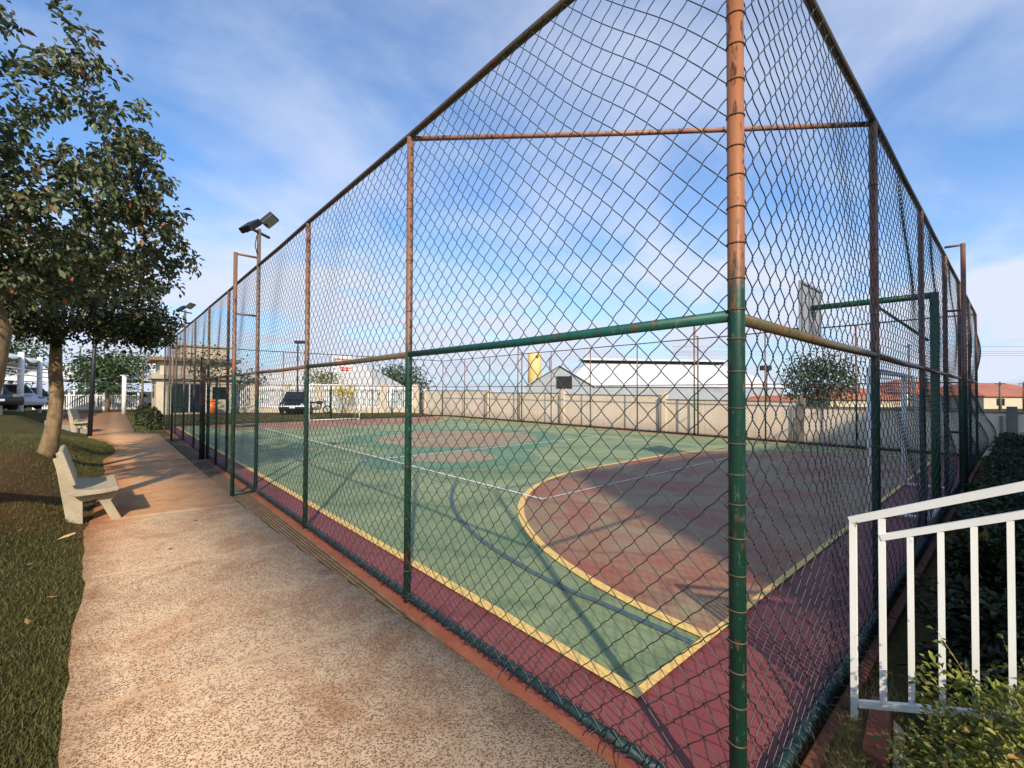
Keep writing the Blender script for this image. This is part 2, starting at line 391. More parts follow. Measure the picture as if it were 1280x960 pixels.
den = wm('ADD', wm('MAXIMUM', sep.outputs[2], 0.0), .22)
comb = wn('CombineXYZ'); wt.links.new(wm('DIVIDE', sep.outputs[0], den), comb.inputs[0]); wt.links.new(wm('DIVIDE', sep.outputs[1], den), comb.inputs[1])
def wnoise(scale, loc, sc, detail=7, dist=.6, rough=.55):
    mp = wn('Mapping'); mp.inputs['Location'].default_value = loc; mp.inputs['Scale'].default_value = sc; mp.inputs['Rotation'].default_value = (0, 0, .7); wt.links.new(comb.outputs[0], mp.inputs[0])
    n = wn('TexNoise'); n.inputs['Scale'].default_value = scale; n.inputs['Detail'].default_value = detail; n.inputs['Roughness'].default_value = rough; n.inputs['Distortion'].default_value = dist
    wt.links.new(mp.outputs[0], n.inputs['Vector']); return n.outputs['Fac']
CL = (wnoise(.62, (3.1, 1.7, 0), (1, 1, 1), 6, .4), wnoise(1.9, (7.0, 2.0, 0), (.8, 1.25, 1), 7, .5, .55))
cloud = wm('ADD', wm('MULTIPLY', CL[0], .68), wm('MULTIPLY', CL[1], .32))
cf = wr(cloud, .40, .66)
hz = wr(sep.outputs[2], .04, .46, 1, 0)
cf = wm('ADD', wm('MULTIPLY', cf, .70), wm('MULTIPLY', wm('MULTIPLY', hz, .95), wm('ADD', .45, wm('MULTIPLY', wr(CL[1], .36, .6), .5))), True)
bgS = wn('Background'); bgC = wn('Background'); mixs = wn('MixShader'); wo = wn('OutputWorld')
tintn = wn('Mix', data_type='RGBA', blend_type='MULTIPLY'); tintn.inputs[0].default_value = 1; wt.links.new(sky.outputs[0], tintn.inputs[6]); tintn.inputs[7].default_value = (.62, .96, 1.26, 1)
wt.links.new(tintn.outputs[2], bgS.inputs[0]); bgS.inputs[1].default_value = .145
bgC.inputs[0].default_value = (.76, .83, 1.0, 1); bgC.inputs[1].default_value = .78
wt.links.new(cf, mixs.inputs[0]); wt.links.new(bgS.outputs[0], mixs.inputs[1]); wt.links.new(bgC.outputs[0], mixs.inputs[2]); wt.links.new(mixs.outputs[0], wo.inputs[0])
sl = bpy.data.lights.new('sun', 'SUN'); sl.energy = 4.2; sl.angle = R(.9); sl.color = (1, .86, .68)
so = bpy.data.objects.new('sun', sl); COL.objects.link(so); so.rotation_euler = toSun.to_track_quat('Z', 'Y').to_euler(); so.location = toSun*50
S.view_settings.view_transform = 'Standard'; S.view_settings.look = 'None'; S.view_settings.gamma = 1; S.view_settings.use_curve_mapping = False
S.view_settings.exposure = 0.36
S.render.engine = 'CYCLES'; S.cycles.max_bounces = 6; S.cycles.transparent_max_bounces = 8; S.cycles.use_denoising = True

# ------------------------------------------------------------------ terrain
FL, SL = 25.8, 15.33          # court enclosure: length (Y) and width (X)
def sst(x, a, b):
    t = np.clip((x-a)/(b-a), 0, 1); return t*t*(3-2*t)
def edge_left(Y):              # left edge of the path
    Y = np.asarray(Y, float)
    return -1.95+.07*(1-sst(Y, 1.8, 4.5))+.07*sst(Y, 8, 13)+.2*sst(Y, 13.5, 16.5)-.75*sst(Y, 17, 22.5)-1.7*sst(Y, 22.5, 31)+.03*np.sin(Y*1.7)+.012*np.sin(Y*4.3+1)+.008*np.sin(Y*11)
def height(X, Y):
    X = np.asarray(X, float); Y = np.asarray(Y, float)
    d = edge_left(Y)-X
    A = (.16+.40*sst(Y, 2.5, 9.5))*(1-.6*sst(Y, 14.5, 19)*(1-sst(Y, 25, 31)))
    h = A*sst(d, 0.0, 1.25)+.33*sst(d, 1.0, 5.0)
    pocket = sst(Y, 6.3, 6.8)*(1-sst(Y, 8.2, 8.8))*(1-sst(d, .35, 1.0))
    h = h*(1-.1*pocket)+.10*np.exp(-((X+2.42)/.22)**2-((Y-7.3)/.5)**2)
    h = h*(1-sst(Y, 34, 44)*.75)
    return h
def dirt(X, Y):
    d = edge_left(Y)-X
    v = .5*np.exp(-((X+2.7)/1.0)**2-((Y-7.8)/2.0)**2)+.52*np.exp(-((X+3.1)/1.0)**2-((Y-10.8)/2.2)**2)+.3*np.exp(-(d/.18)**2)*(np.asarray(Y) > 5)
    v = v+.5*np.exp(-((X+3.6)/.7)**2-((Y-6.2)/.8)**2)
    v = np.where((X > 0.2) & (Y < 0) & (Y > -3) & (X < 17), np.maximum(v, .75), v)
    return np.clip(v, 0, 1)
xs = np.concatenate([[-600, -150, -60, -30, -18, -13], np.arange(-10, -1.0, .16), [-.9, -.6, -.3, 0, 4, 8, 12, 15.4, 17, 25, 60, 150, 600]])
ys = np.concatenate([[-600, -100, -30, -10, -5], np.arange(-2, 30, .25), np.arange(30, 62, 2), [70, 100, 200, 600]])
GX, GY = np.meshgrid(xs, ys); GZ = height(GX, GY)-.03
GZ = GZ+np.where((GX < -2.2) & (GX > -10), .015*np.sin(GX*5+GY*2)*np.sin(GY*3.1-GX), 0)
nx, ny = len(xs), len(ys)
idx = np.arange(nx*ny).reshape(ny, nx)
q = np.stack([idx[:-1, :-1], idx[:-1, 1:], idx[1:, 1:], idx[1:, :-1]], -1).reshape(-1, 4)
g = np_obj('ground', np.stack([GX.ravel(), GY.ravel(), GZ.ravel()], -1), [q], M['ground'], None, dirt(GX, GY).ravel(), True, 'dirt')
tag(g, 'dry olive lawn rising in a bank with bare red soil under the trees', None, None, 'structure')

# path (slab with a real edge)
Yp = np.concatenate([np.arange(-4, 22, .25), np.arange(22, 47, 1.0)])
def path_right(Y):
    return np.interp(Y, [-4, .7, 2, 2.8, 4.6, 7.2, 21.6, 22.2, 22.6, 46], [-.07, -.075, -.12, -.185, -.295, -.36, -.45, -.55, -1.1, -1.1])+.006*np.sin(Y*9)
pl = edge_left(Yp)-.05; pr = path_right(Yp)
n = len(Yp)
V = np.concatenate([np.stack([pl, Yp, np.zeros(n)], -1), np.stack([pr, Yp, np.zeros(n)], -1), np.stack([pl, Yp, np.full(n, -.12)], -1), np.stack([pr, Yp, np.full(n, -.12)], -1)])
i = np.arange(n-1)
po = np_obj('path', V, [np.stack([i, i+n, i+n+1, i+1], -1), np.stack([i+n, i+3*n, i+3*n+1, i+n+1], -1), np.stack([i, i+1, i+2*n+1, i+2*n], -1)], M['path'])
tag(po, 'tan exposed aggregate concrete path beside the court fence', None, None, 'structure')

# court: flush sheets 4 mm apart
court = MB()
court.box((SL/2, FL/2, -.048), (SL+.02, FL+.02, .1)); court = court.build('court', APRON)
tag(court, 'multi-sport court with worn green and red paint', None, None, 'structure')
def sheet(name, poly, z, mat):
    return MB().add([(x, y, z) for x, y in poly], [tuple(range(len(poly)))]).build(name, mat, court)
BX0, BX1, BY0, BY1 = .42, SL-.45, .71, FL-.75
sheet('green_paint', [(BX0, BY0), (BX1, BY0), (BX1, BY1), (BX0, BY1)], .006, GREEN)
def arc(cx, cy, r, a0, a1, n=24):
    return [(cx+r*math.cos(R(a0+(a1-a0)*k/n)), cy+r*math.sin(R(a0+(a1-a0)*k/n))) for k in range(n+1)]
XC = 7.67; PR = 4.88
def key_poly(r, flip):
    pts = arc(XC+1.5, BY0, r, 0, 90)+arc(XC-1.5, BY0, r, 90, 180)
    return [(x, BY0+BY1-y) for x, y in pts][::-1] if flip else pts
def strip(name, pts, w, z, mat, closed=False):
    n = len(pts); vs = []
    for k in range(n):
        a = Vector(pts[k-1] if (k or closed) else pts[k]); b = Vector(pts[(k+1) % n] if (k < n-1 or closed) else pts[k]); d = (b-a).normalized(); nn = Vector((-d.y, d.x))
        c = Vector(pts[k]); vs += [(*(c+nn*w/2), z), (*(c-nn*w/2), z)]
    fs = [(2*k, 2*k+1, (2*k+3) % (2*n), (2*k+2) % (2*n)) for k in range(n if closed else n-1)]
    return MB().add(vs, fs).build(name, mat, court)
def teal_blob(name, cx, cy, rx, ry, z, mat, jit=.08, clipy=None):
    pts = []
    for k in range(48):
        a = 2*math.pi*k/48; j = 1+jit*math.sin(3*a+cx)+jit*.6*math.sin(7*a+cy)
        y = cy+ry*j*math.sin(a)
        if clipy is not None: y = min(y, clipy)
        pts.append((cx+rx*j*math.cos(a), y))
    return sheet(name, pts, z, mat)
teal_blob('centre_circle_paint', XC, FL/2, 3.9, 3.9, .0095, TEAL, .02)
teal_blob('teal_paint', 4.9, 9.0, 2.3, 1.9, .010, TEAL, .06)
teal_blob('centre_disc', XC, FL/2, 2.9, 2.9, .0135, DISC, .012)
teal_blob('worn_disc', 4.85, 9.15, 1.1, 1.25, .0137, DISC, .05, 9.78)
for fl in (0, 1):
    sheet('penalty_area', key_poly(PR, fl), .0100+.0001*fl, KEY)
    strip('penalty_line', key_poly(PR, fl), .095, .0185, M['yellow'])
strip('boundary_line', [(BX0, BY0), (BX1, BY0), (BX1, BY1), (BX0, BY1)], .105, .0180, M['yellow'], True)
strip('halfway_line', [(BX0, FL/2), (BX1, FL/2)], .06, .0176, M['yellow'])
strip('volleyball_line', [(3.25, 4.24), (12.1, 4.24), (12.1, 21.5), (3.25, 21.5)], .065, .0215, M['white_line'], True)
for yy in (9.78, 16.0): strip('attack_line', [(3.25, yy), (12.1, yy)], .06, .0213, M['white_line'])
for k in range(3): strip('attack_line', [(2.45-k*.35+.2, 9.78), (2.45-k*.35+.38, 9.78)], .05, .0213, M['white_line'])
tp = [(1.14, .75), (1.14, 1.6)]+[(XC-6.55*math.cos(R(a)), 1.6+6.55*math.sin(R(a))) for a in np.linspace(1, 44, 26)]
strip('three_point_line', tp, .06, .0160, M['dark_line'])

# red strip, drain channel and grating
def strip3(name, Ys, x0, x1, z, mat, parent=None):
    vs = []; 
    for y in Ys: vs += [(x0(y), y, z), (x1(y), y, z)]
    return MB().add(vs, [(2*k, 2*k+1, 2*k+3, 2*k+2) for k in range(len(Ys)-1)]).build(name, mat, parent)
Ys = list(np.arange(-.25, FL+.1, .25))
ks = MB()
for k in range(len(Ys)-1):
    y0, y1 = Ys[k], Ys[k+1]; xa, xb = max(-.09, path_right(y0)), max(-.09, path_right(y1))
    ks.add([(xa, y0, -.008), (-.012, y0, -.004), (-.012, y1, -.004), (xb, y1, -.008), (xa, y0, -.1), (xb, y1, -.1)], [(0, 1, 2, 3), (0, 3, 5, 4)])
ko = ks.build('kerb_strip', M['kerb_red']); tag(ko, 'narrow red painted kerb strip under the long fence', None, None, 'structure')
Yg = [y for y in Ys if 1.9 < y < 20]
dr = strip3('drain_channel', Yg, lambda y: path_right(y)-.02, lambda y: -.08, -.034, M['dark']); tag(dr, 'dark drain channel between path and court', None, None, 'structure')  # shallow near-black sheet, the channel's inner shade is in its colour
gt = thing('drain_grate', (-.2, 10, 0), 'rusty slotted drain grate lying along the edge of the path', 'drain grate')
gs1 = simple('grate_steel', lin((118, 96, 74)), .7, .4, 8); gs2 = simple('grate_cross', lin((70, 56, 46)), .8, .3, 8)
for k in range(8):
    x = -.10-k*.036
    y0 = next((y for y in np.arange(1.9, 9, .05) if path_right(y) < x-.012), 9)
    MB((-.2, 10, 0)).box((x, (y0+20)/2, -.010), (.011, 20-y0, .016)).build('bar', gs1, gt)
for y in np.arange(2.4, 20, .5):
    x0 = max(path_right(y), -.38)
    if x0 < -.13: MB((-.2, 10, 0)).box(((x0-.09)/2, y, -.019), (-.09-x0, .02, .012)).build('crossbar', gs2, gt)

# ------------------------------------------------------------------ chain-link fences
FH, RH = 3.81, 2.0
SA, SB = FL/10, SL/6
def wire_panel(name, u0, u1, base, du, nrm, seed, parent, off, sub, sides, rad, bulge=None, z0=.05, z1=FH-.02, hz=.064, W2=.063):
    """base: (x,y) of u=0; du: unit vector along; nrm: outward unit. Real woven zigzag wires in one mesh per bay."""
    k0 = int(round(u0/W2)); k1 = int(round(u1/W2)); nj = int((z1-z0)/hz)+1
    hz = (z1-z0)/(nj-1); V = []; Fc = []; vb = 0
    js = np.arange(nj); T = np.linspace(0, 1, sub+1)[:-1]
    ang = np.arange(sides)*2*np.pi/sides
    for i in range(k0, k1):
        un = (i+((js+i) % 2))*W2; zn = z0+js*hz
        d = un[1:]-un[:-1]
        u = (un[:-1, None]+d[:, None]*T[None]).ravel(); z = (zn[:-1, None]+hz*T[None]).ravel()
        dirn = np.sign(np.repeat(d, sub)); tt = np.tile(T, nj-1)
        # slack: one diagonal direction sags in an S, and both hook at the nodes
        s2 = np.sin(2*np.pi*tt)
        z = z+np.where(dirn < 0, .0030, .0006)*s2
        u = u-np.where(dirn < 0, .0016, -.0006)*np.sin(np.pi*tt)
        u = np.append(u, un[-1]); z = np.append(z, zn[-1])
        tt = np.append(tt, 0); dirn = np.append(dirn, 1)
        par = np.concatenate([np.repeat(((js[:-1]+i) % 2)*2-1, sub), [1]])
        o = .0022*np.cos(np.pi*tt)*par
        # loose bay: low frequency displacement, pinned at posts, rail and edges
        f = np.clip((u-u0)/(u1-u0), 0, 1); g = np.sin(np.pi*f)
        gz = np.abs(np.sin(np.pi*np.clip((z-RH)/(RH if True else 1), -1, 1)))
        uu = u+.008*np.sin(1.7*z+seed)*g+.005*np.sin(5.1*z+u*3+seed*2)*g
        zz = z+(.014*np.sin(2.9*u+seed)+.010*np.sin(6.3*u+1.7*z+seed))*gz
        o = o+(.02*np.sin(1.8*u+seed)+.015*np.sin(4.3*u+2.2*z+seed*1.3))*g*gz
        if bulge is not None: o = o+bulge(f, z)
        o = o+.012
        P = np.stack([base[0]+du[0]*uu+nrm[0]*o, base[1]+du[1]*uu+nrm[1]*o, zz], -1)-np.array(off)
        m = len(P)
        tg = np.gradient(P, axis=0); tg /= np.linalg.norm(tg, axis=1)[:, None]
        side = np.array([nrm[0], nrm[1], 0.0])[None]; side = side-tg*(tg*side).sum(1)[:, None]; side /= np.linalg.norm(side, axis=1)[:, None]
        oth = np.cross(tg, side)
        ring = P[:, None]+rad*(side[:, None]*np.cos(ang)[None, :, None]+oth[:, None]*np.sin(ang)[None, :, None])
        V.append(ring.reshape(-1, 3))
        a = np.arange(m-1)[:, None]*sides; kk = np.arange(sides)[None]; k2 = (kk+1) % sides
        Fc.append((np.stack([a+kk, a+k2, a+sides+k2, a+sides+kk], -1).reshape(-1, 4))+vb); vb += m*sides
    return np_obj(name, np.concatenate(V), [np.concatenate(Fc)], M['wire'], parent, None, True)

def ring_ties(parent, off, x, y, r, zs):
    for z in zs:
        b = MB(off); b.torus((x, y, z), r+.0015, .0028, 'z', 14, 5); b.build('tie_wire', M['tie'], parent)

LEFT = thing('chain_link_fence', (0, FL/2, 0), 'tall chain-link fence with rusty green posts running along the tan path', 'fence', 'chain-link fences round the court')
RIGHT = thing('chain_link_fence', (SL/2, 0, 0), 'tall chain-link fence in building shade between the court and the dark hedge', 'fence', 'chain-link fences round the court')
FARS = thing('chain_link_fence', (SL, FL/2, 0), 'tall chain-link fence across the court in front of the beige wall', 'fence', 'chain-link fences round the court')
END = thing('chain_link_fence', (SL/2, FL, 0), 'tall chain-link fence behind the white goal at the sunny far end', 'fence', 'chain-link fences round the court')
def oloc(o): return tuple(o.location)
MAST_L = (3, 7); MAST_R = (3,)
def fence_post(fence, x, y, mat, r=.028, ztop=FH-.02):
    b = MB(oloc(fence)); b.tube([(x, y, -.05), (x, y, ztop)], r, 14); return b.build('post', mat, fence)
lm = {0: 0, 1: 1, 2: 2, 3: 3, 4: 3, 5: 3, 6: 3, 7: 3, 8: 3, 9: 3, 10: 3}
for k in range(11):
    if k in MAST_L: continue
    po_ = fence_post(LEFT, 0, k*SA, PM[lm[k]] if k < 3 else mat_post([0, 0, 0, 1.7, 1.55, 1.9, 1.35, 1.7, 2.1, 1.5, 1.8][k], [(108, 88, 76), (116, 84, 68), (100, 86, 74)][k % 3], (28, 66, 54), k*2.3+1), .031 if k == 0 else .028)
    if k == 0: ring_ties(po_, oloc(LEFT), 0, 0, .031, [.12+.127*j+.012*math.sin(j*5) for j in range(29)])
    if k == 1: ring_ties(po_, oloc(LEFT), 0, SA, .028, [.25+.42*j for j in range(8)])
    if k == 2: ring_ties(po_, oloc(LEFT), 0, 2*SA, .028, [.5+.6*j for j in range(5)])
for k in range(1, 7):
    if k in MAST_R: continue
    po_ = fence_post(RIGHT, k*SB, 0, PM[4])
    if k == 1: ring_ties(po_, oloc(RIGHT), SB, 0, .028, [.3+.5*j for j in range(7)])
for k in range(1, 11):
    if k in MAST_L: continue
    fence_post(FARS, SL, k*SA, PM[4], .025)
for k in range(1, 6): fence_post(END, k*SB, FL, PM[3], .025)
def rails(fence, a, b, n, mats, r=.021):
    a, b = Vector(a), Vector(b)
    for k in range(n):
        p0, p1 = a.lerp(b, k/n), a.lerp(b, (k+1)/n)
        mb = MB(oloc(fence)); dz = Vector((0, 0, -.008)); mid = p0.lerp(p1, .5)
        mb.tube([p0, mid+dz, p1], r, 10); mb.build('rail', mats[min(k, len(mats)-1)], fence)
rails(LEFT, (0, 0, RH), (0, FL, RH), 10, [PM[7], PM[6], PM[5]], .024); rails(RIGHT, (0, 0, RH-.01), (SL, 0, RH-.01), 6, [PM[6], PM[5]], .024)
rails(FARS, (SL, 0, RH), (SL, FL, RH), 5, [PM[5]], .02); rails(END, (0, FL, RH), (SL, FL, RH), 3, [PM[5]], .02)
def long_rail(fence, a, b, r, mat, name):
    mb = MB(oloc(fence)); pts = [Vector(a).lerp(Vector(b), t/20)+Vector((0, 0, .006*math.sin(t*2.1))) for t in range(21)]
    mb.tube(pts, r, 10); return mb.build(name, mat, fence)
TOPM = mat_post(-9, (74, 66, 48), (30, 70, 60), 5)
long_rail(LEFT, (0, 0, FH), (0, FL, FH), .025, TOPM, 'top_rail'); long_rail(RIGHT, (.03, 0, FH-.005), (SL, 0, FH-.005), .025, TOPM, 'top_rail')
long_rail(FARS, (SL, 0, FH), (SL, FL, FH), .022, TOPM, 'top_rail'); long_rail(END, (0, FL, FH), (SL, FL, FH), .022, TOPM, 'top_rail')
BOT = mat_post(9, (104, 92, 66), (20, 48, 50), 6)
long_rail(LEFT, (.012, 0.02, .042), (.012, FL, .040), .026, BOT, 'bottom_rail'); long_rail(RIGHT, (.05, -.012, .042), (SL, -.012, .040), .026, BOT, 'bottom_rail')
long_rail(FARS, (SL, 0, .045), (SL, FL, .045), .026, BOT, 'bottom_rail'); long_rail(END, (0, FL, .045), (SL, FL, .045), .026, BOT, 'bottom_rail')
# wire wrapped round the bottom pipes, with loose ends
for fence, a, b, L in ((LEFT, (.012, .05), (0, 1), 11.0), (RIGHT, (.08, -.012), (1, 0), 9.0)):
    mb = MB(oloc(fence)); u = 0
    while u < L:
        pts = []
        for j in range(13):
            t = j/12*2*math.pi; uu = u+.05*j/12
            w = .033+.006*random.random()
            pts.append((a[0]+b[0]*uu+b[1]*w*math.cos(t), a[1]+b[1]*uu+b[0]*w*math.cos(t), .042+w*math.sin(t)))
        mb.tube(pts, .0032, 4, False)
        if random.random() < .6:
            th = random.uniform(-.4, 2.5); q = Vector((a[0]+b[0]*u-b[1]*.03, a[1]+b[1]*u-b[0]*.03, .05)); e = Vector((-b[1]*.05+random.uniform(-.03, .03), -b[0]*.05+random.uniform(-.03, .03), random.uniform(-.04, .05)))
            mb.tube([q, q+e*.6, q+e+Vector((0, 0, -.01))], .0028, 4, False)
        u += .055+.03*random.random()
    mb.build('wire_wrap', M['wire'], fence)
# corner brace between the two top rails
mb = MB(oloc(LEFT)); mb.tube([(0, SA, FH-.03), (SB*.5, SA*.5, FH-.042), (SB, 0, FH-.03)], .02, 10); mb.build('corner_brace', mat_post(-9, (150, 112, 96), (30, 70, 60), 9), LEFT)
# wire mesh, one bay each
for k in range(10):
    near = k < 4
    wire_panel('wire_mesh', k*SA, (k+1)*SA, (0, 0), (0, 1), (-1, 0), k*1.9+.5, LEFT, oloc(LEFT), 6 if k < 2 else (4 if near else 2), 5 if k < 2 else (4 if near else 3), .0025 if k < 2 else .0024)
def bulge_r(k):
    sgn = .05+.05*(k % 3)
    def f(fr, z):
        g = np.sin(np.pi*np.clip(fr, 0, 1))**.8
        lo = np.sin(np.pi*np.clip(z/RH, 0, 1))*np.exp(-((z-.55)/.7)**2)
        hi = np.exp(-((z-2.75)/.5)**2)
        pinch = np.exp(-((z-1.85)/.22)**2)
        return g*((.07+.07*k)*lo+(.03+.014*k)*hi*(1 if k % 2 else .7)-.05*pinch)*(1 if k else .35)
    return f
for k in range(6):
    wire_panel('wire_mesh', k*SB, (k+1)*SB, (0, 0), (1, 0), (0, -1), k*2.3+1.1, RIGHT, oloc(RIGHT), 6 if k < 1 else (4 if k < 3 else 3), 5 if k < 1 else 4 if k < 3 else 3, .0025 if k < 2 else .0024, bulge_r(k))
for k in range(10):
    wire_panel('wire_mesh', k*SA, (k+1)*SA, (SL, 0), (0, 1), (1, 0), k*1.3, FARS, oloc(FARS), 1, 3, .002)
for k in range(6):
    wire_panel('wire_mesh', k*SB, (k+1)*SB, (0, FL), (1, 0), (0, 1), k*1.3, END, oloc(END), 1, 3, .002)
# gate in the long fence
gate = thing('fence_gate', (0, 11.55, 0), 'narrow rusty gate with thick post set into the long fence', 'gate')
for y, w, z in ((11.5, .05, RH), (12.62, .05, RH)):
    MB(oloc(gate)).tube([(-.02, y, -.03), (-.02, y, z)], .026, 10).build('gate_stile', PM[4], gate)
MB(oloc(gate)).tube([(-.13, 12.75, -.05), (-.13, 12.75, 2.42)], .062, 14).build('gate_post', mat_post(1.35, (98, 66, 50), (24, 50, 42), 12), gate)
for z in (.12, 1.05, 1.98): MB(oloc(gate)).tube([(-.02, 11.5, z), (-.02, 12.62, z)], .02, 8).build('crossbar', PM[4], gate)

def mast(name, base, out, along, label, n_r=(0.03, 1.12, 2.95), zt=3.95, group='floodlight stands fixed to the fence', mats=None, lamps=True):
    """pole inside the fence line, second post outside, rungs between, two lamps on top"""
    bx, by = base; t = thing('floodlight_stand', (bx, by, 0), label, 'floodlight', group)
    O = oloc(t); m1, m2 = mats or (PM[3], PM[2])
    MB(O).tube([(bx, by, -.05), (bx, by, 4.42 if lamps else FH)], .03, 12).build('pole', m1, t)
    ox, oy = bx+out[0], by+out[1]
    MB(O).tube([(ox, oy, -.05), (ox, oy, zt)], .03, 12).build('pole', m2, t)
    for z in (*n_r, zt-.02):
        MB(O).tube([(bx, by, z), (ox, oy, z)], .018, 8).build('rung', m2, t)
    a = Vector((*along, 0)).normalized(); inn = -Vector((*out, 0)).normalized()
    if not lamps: return t
    MB(O).bar(Vector((bx, by, 4.36))-a*.2, Vector((bx, by, 4.36))+a*.26, .035, .035).build('lamp_arm', M['black_metal'], t)
    a = Vector((.75, -.66, 0)).normalized()
    for s_, tilt in ((-.15, 1.0), (.17, .35)):
        c = Vector((bx, by, 4.47))+a*s_
        fdir = (inn*math.cos(tilt)+a*(.5 if s_ > 0 else -.15)+Vector((0, 0, -math.sin(tilt)*.55))).normalized()
        if s_ > 0: fdir = (a*.66+Vector((.05, .05, -.74))).normalized(); c = c+Vector((0, 0, .1))
        sx = fdir.cross(Vector((0, 0, 1))).normalized(); sz = sx.cross(fdir)
        Mx = Matrix((sx, fdir, sz)).transposed()
        lo = MB(O); lo.box(c, (.32, .10 if s_ < 0 else .05, .24), M=Mx); lob = lo.build('lamp', M['black_metal'], t, bevel=.012)
        MB(O).box(c+fdir*(.052 if s_ < 0 else .027), (.30, .006, .20), M=Mx).build('lens', M['steel'], lob)
        MB(O).bar(c-fdir*.06, c-fdir*.06+Vector((0, 0, -.16)), .03, .02).build('bracket', M['black_metal'], lob)
    MB(O).tube([(bx+out[0]*.1, by+out[1]*.1, 4.3), (bx+out[0]*.2, by-.05, 4.12), (bx+out[0]*.08, by-.02, 3.98)], .008, 6).build('cable', M['black_metal'], t)
    return t
mast('m', (0, 3*SA), (-.34, -.02), (.75, .66), 'rusty floodlight stand with two lamps nearest on the long path-side fence')
mast('m', (0, 7*SA), (-.32, 0), (.75, .66), 'small floodlight stand near the beige kiosk on the path-side fence')
mast('m', (SL, 3*SA), (.3, 0), (0, 1), 'reddish twin-post floodlight stand before the beige wall and white warehouse')
mast('m', (SL, 7*SA), (.3, 0), (0, 1), 'thin twin-post floodlight stand before the wall near the yellow tower')
mast('m', (3*SB, 0), (.02, -.2), (1, 0), 'brown twin-post stand without lamps in the shaded fence beside the hedge', mats=(PM[4], PM[4]), zt=3.95, lamps=False)

# ------------------------------------------------------------------ goals and basketball hoops
def make_goal(loc, rz, label):
    t = thing('goal', loc, label, 'goal', 'futsal goals', rz); w = 1.42; h = 2.03
    for s_ in (-1, 1):
        MB().tube([(s_*w, 0, 0.018), (s_*w, 0, h)], .04, 12).build('goal_post', M['white_paint'], t)
        MB().tube([(s_*w, .02, .045), (s_*w, .62, .045)], .025, 8).build('ground_bar', M['white_paint'], t)
        MB().tube([(s_*w, 0, h-.03), (s_*w, .45, h-.1), (s_*w, .62, .05)], .018, 8).build('stay', M['white_paint'], t)
    MB().tube([(-w-.04, 0, h), (w+.04, 0, h)], .04, 12).build('crossbar', M['white_paint'], t)
    MB().tube([(-w, .62, .045), (w, .62, .045)], .025, 8).build('ground_bar', M['white_paint'], t)
    return t
make_goal((XC, BY1+.05, 0), 0, 'white metal goal frame at the sunny far end under the ad board')
make_goal((XC, BY0-.04, 0), math.pi, 'white metal goal frame in the shade beside the hedge-side fence')
def make_hoop(loc, rz, label, ad):
    t = thing('basketball_hoop', loc, label, 'basketball hoop', 'basketball hoops', rz)     # local +Y points into the court
    MB().tube([(0, 0, -.05), (0, 0, 3.26)], .056, 16).build('post', M['green_steel'], t)
    MB().tube([(0, -.04, 3.22), (0, 1.62, 3.24)], .05, 14).build('arm', M['green_steel'], t)
    MB().tube([(0, .07, 2.52), (0, .72, 3.17)], .022, 8).build('brace', M['green_steel'], t)
    bb = MB(); bb.box((0, 1.66, 3.2), (1.5, .03, 1.0)) if False else bb.box((0, 1.66, 3.2), (1.16, .03, .92)); b = bb.build('backboard', M['backboard'] if ad else simple('grey_board', lin((150, 156, 162)), .5, .12, 4), t, bevel=.004)
    fr = MB(); y = 1.635
    for s_ in (-1, 1): fr.bar((s_*.55, y, 2.75), (s_*.55, y, 3.65), .035, .03); fr.bar((s_*.12, y, 2.75), (s_*.12, y, 3.65), .035, .03)
    fr.bar((-.55, y, 2.77), (.55, y, 2.77), .03, .035); fr.bar((-.55, y, 3.63), (.55, y, 3.63), .03, .035); fr.build('board_frame', M['steel'], b)
    MB().torus((0, 1.68+.25, 2.87), .225, .011, 'z', 24, 8).build('rim', M['rim'], t)
    MB().bar((0, 1.66, 2.87), (0, 1.72, 2.87), .14, .05).build('rim_bracket', M['rim'], t)
    if ad:
        a = MB(); y = 1.678                                                  # faint red print on the board: three rows of blurred strokes
        random.seed(3)
        for z, h, x0, x1 in ((3.47, .13, -.5, .33), (3.33, .05, -.34, .26), (2.99, .13, -.52, .12), (2.85, .08, -.48, .05)):
            x = x0
            while x < x1:
                w = random.uniform(.035, .085); hh = h*random.uniform(.75, 1); a.box((x+w/2, y, z+(hh-h)/2), (w, .004, hh)); x += w+.02
        a.build('lettering', M['sign_red'], b)
        g2 = MB(); g2.box((.42, y, 2.92), (.2, .004, .1)); g2.box((.4, y, 3.42), (.12, .004, .2)); g2.box((.3, y, 3.1), (.16, .004, .05)); g2.build('board_logo', M['sign_grey'], b)
    return t
make_hoop((XC, .12, 0), 0, 'green basketball hoop with bare grey board near the shaded fence', False)
make_hoop((XC+.1, FL+.25, 0), math.pi, 'green basketball hoop with white board printed in red at the far end', True)

# ------------------------------------------------------------------ white stair railing, stairs
rl = thing('stair_railing', (1.07, -.15, 0), 'white rusty-spotted stair railing beside the leafy bush', 'railing')
RO = oloc(rl); rd = Vector((-.13, -.9915, 0))
def rp(t_, z): return Vector((1.07, -.15, 0))+rd*t_+Vector((0, 0, z))
SLp = .47
def zt_(t_): return 1.045+SLp*t_
Tn = 3.1
MB(RO).bar(rp(0, -.05), rp(0, 1.045), .028, .028).build('newel', M['railing'], rl)
MB(RO).bar(rp(-.012, zt_(-.012)), rp(Tn, zt_(Tn)), .030, .036).build('handrail', M['railing'], rl)
MB(RO).bar(rp(.118, zt_(.118)-.115), rp(Tn, zt_(Tn)-.115), .03, .03).build('mid_rail', M['railing'], rl)
MB(RO).bar(rp(.018, .115+SLp*.0), rp(Tn, .10+SLp*Tn), .03, .03).build('bottom_rail', M['railing'], rl)
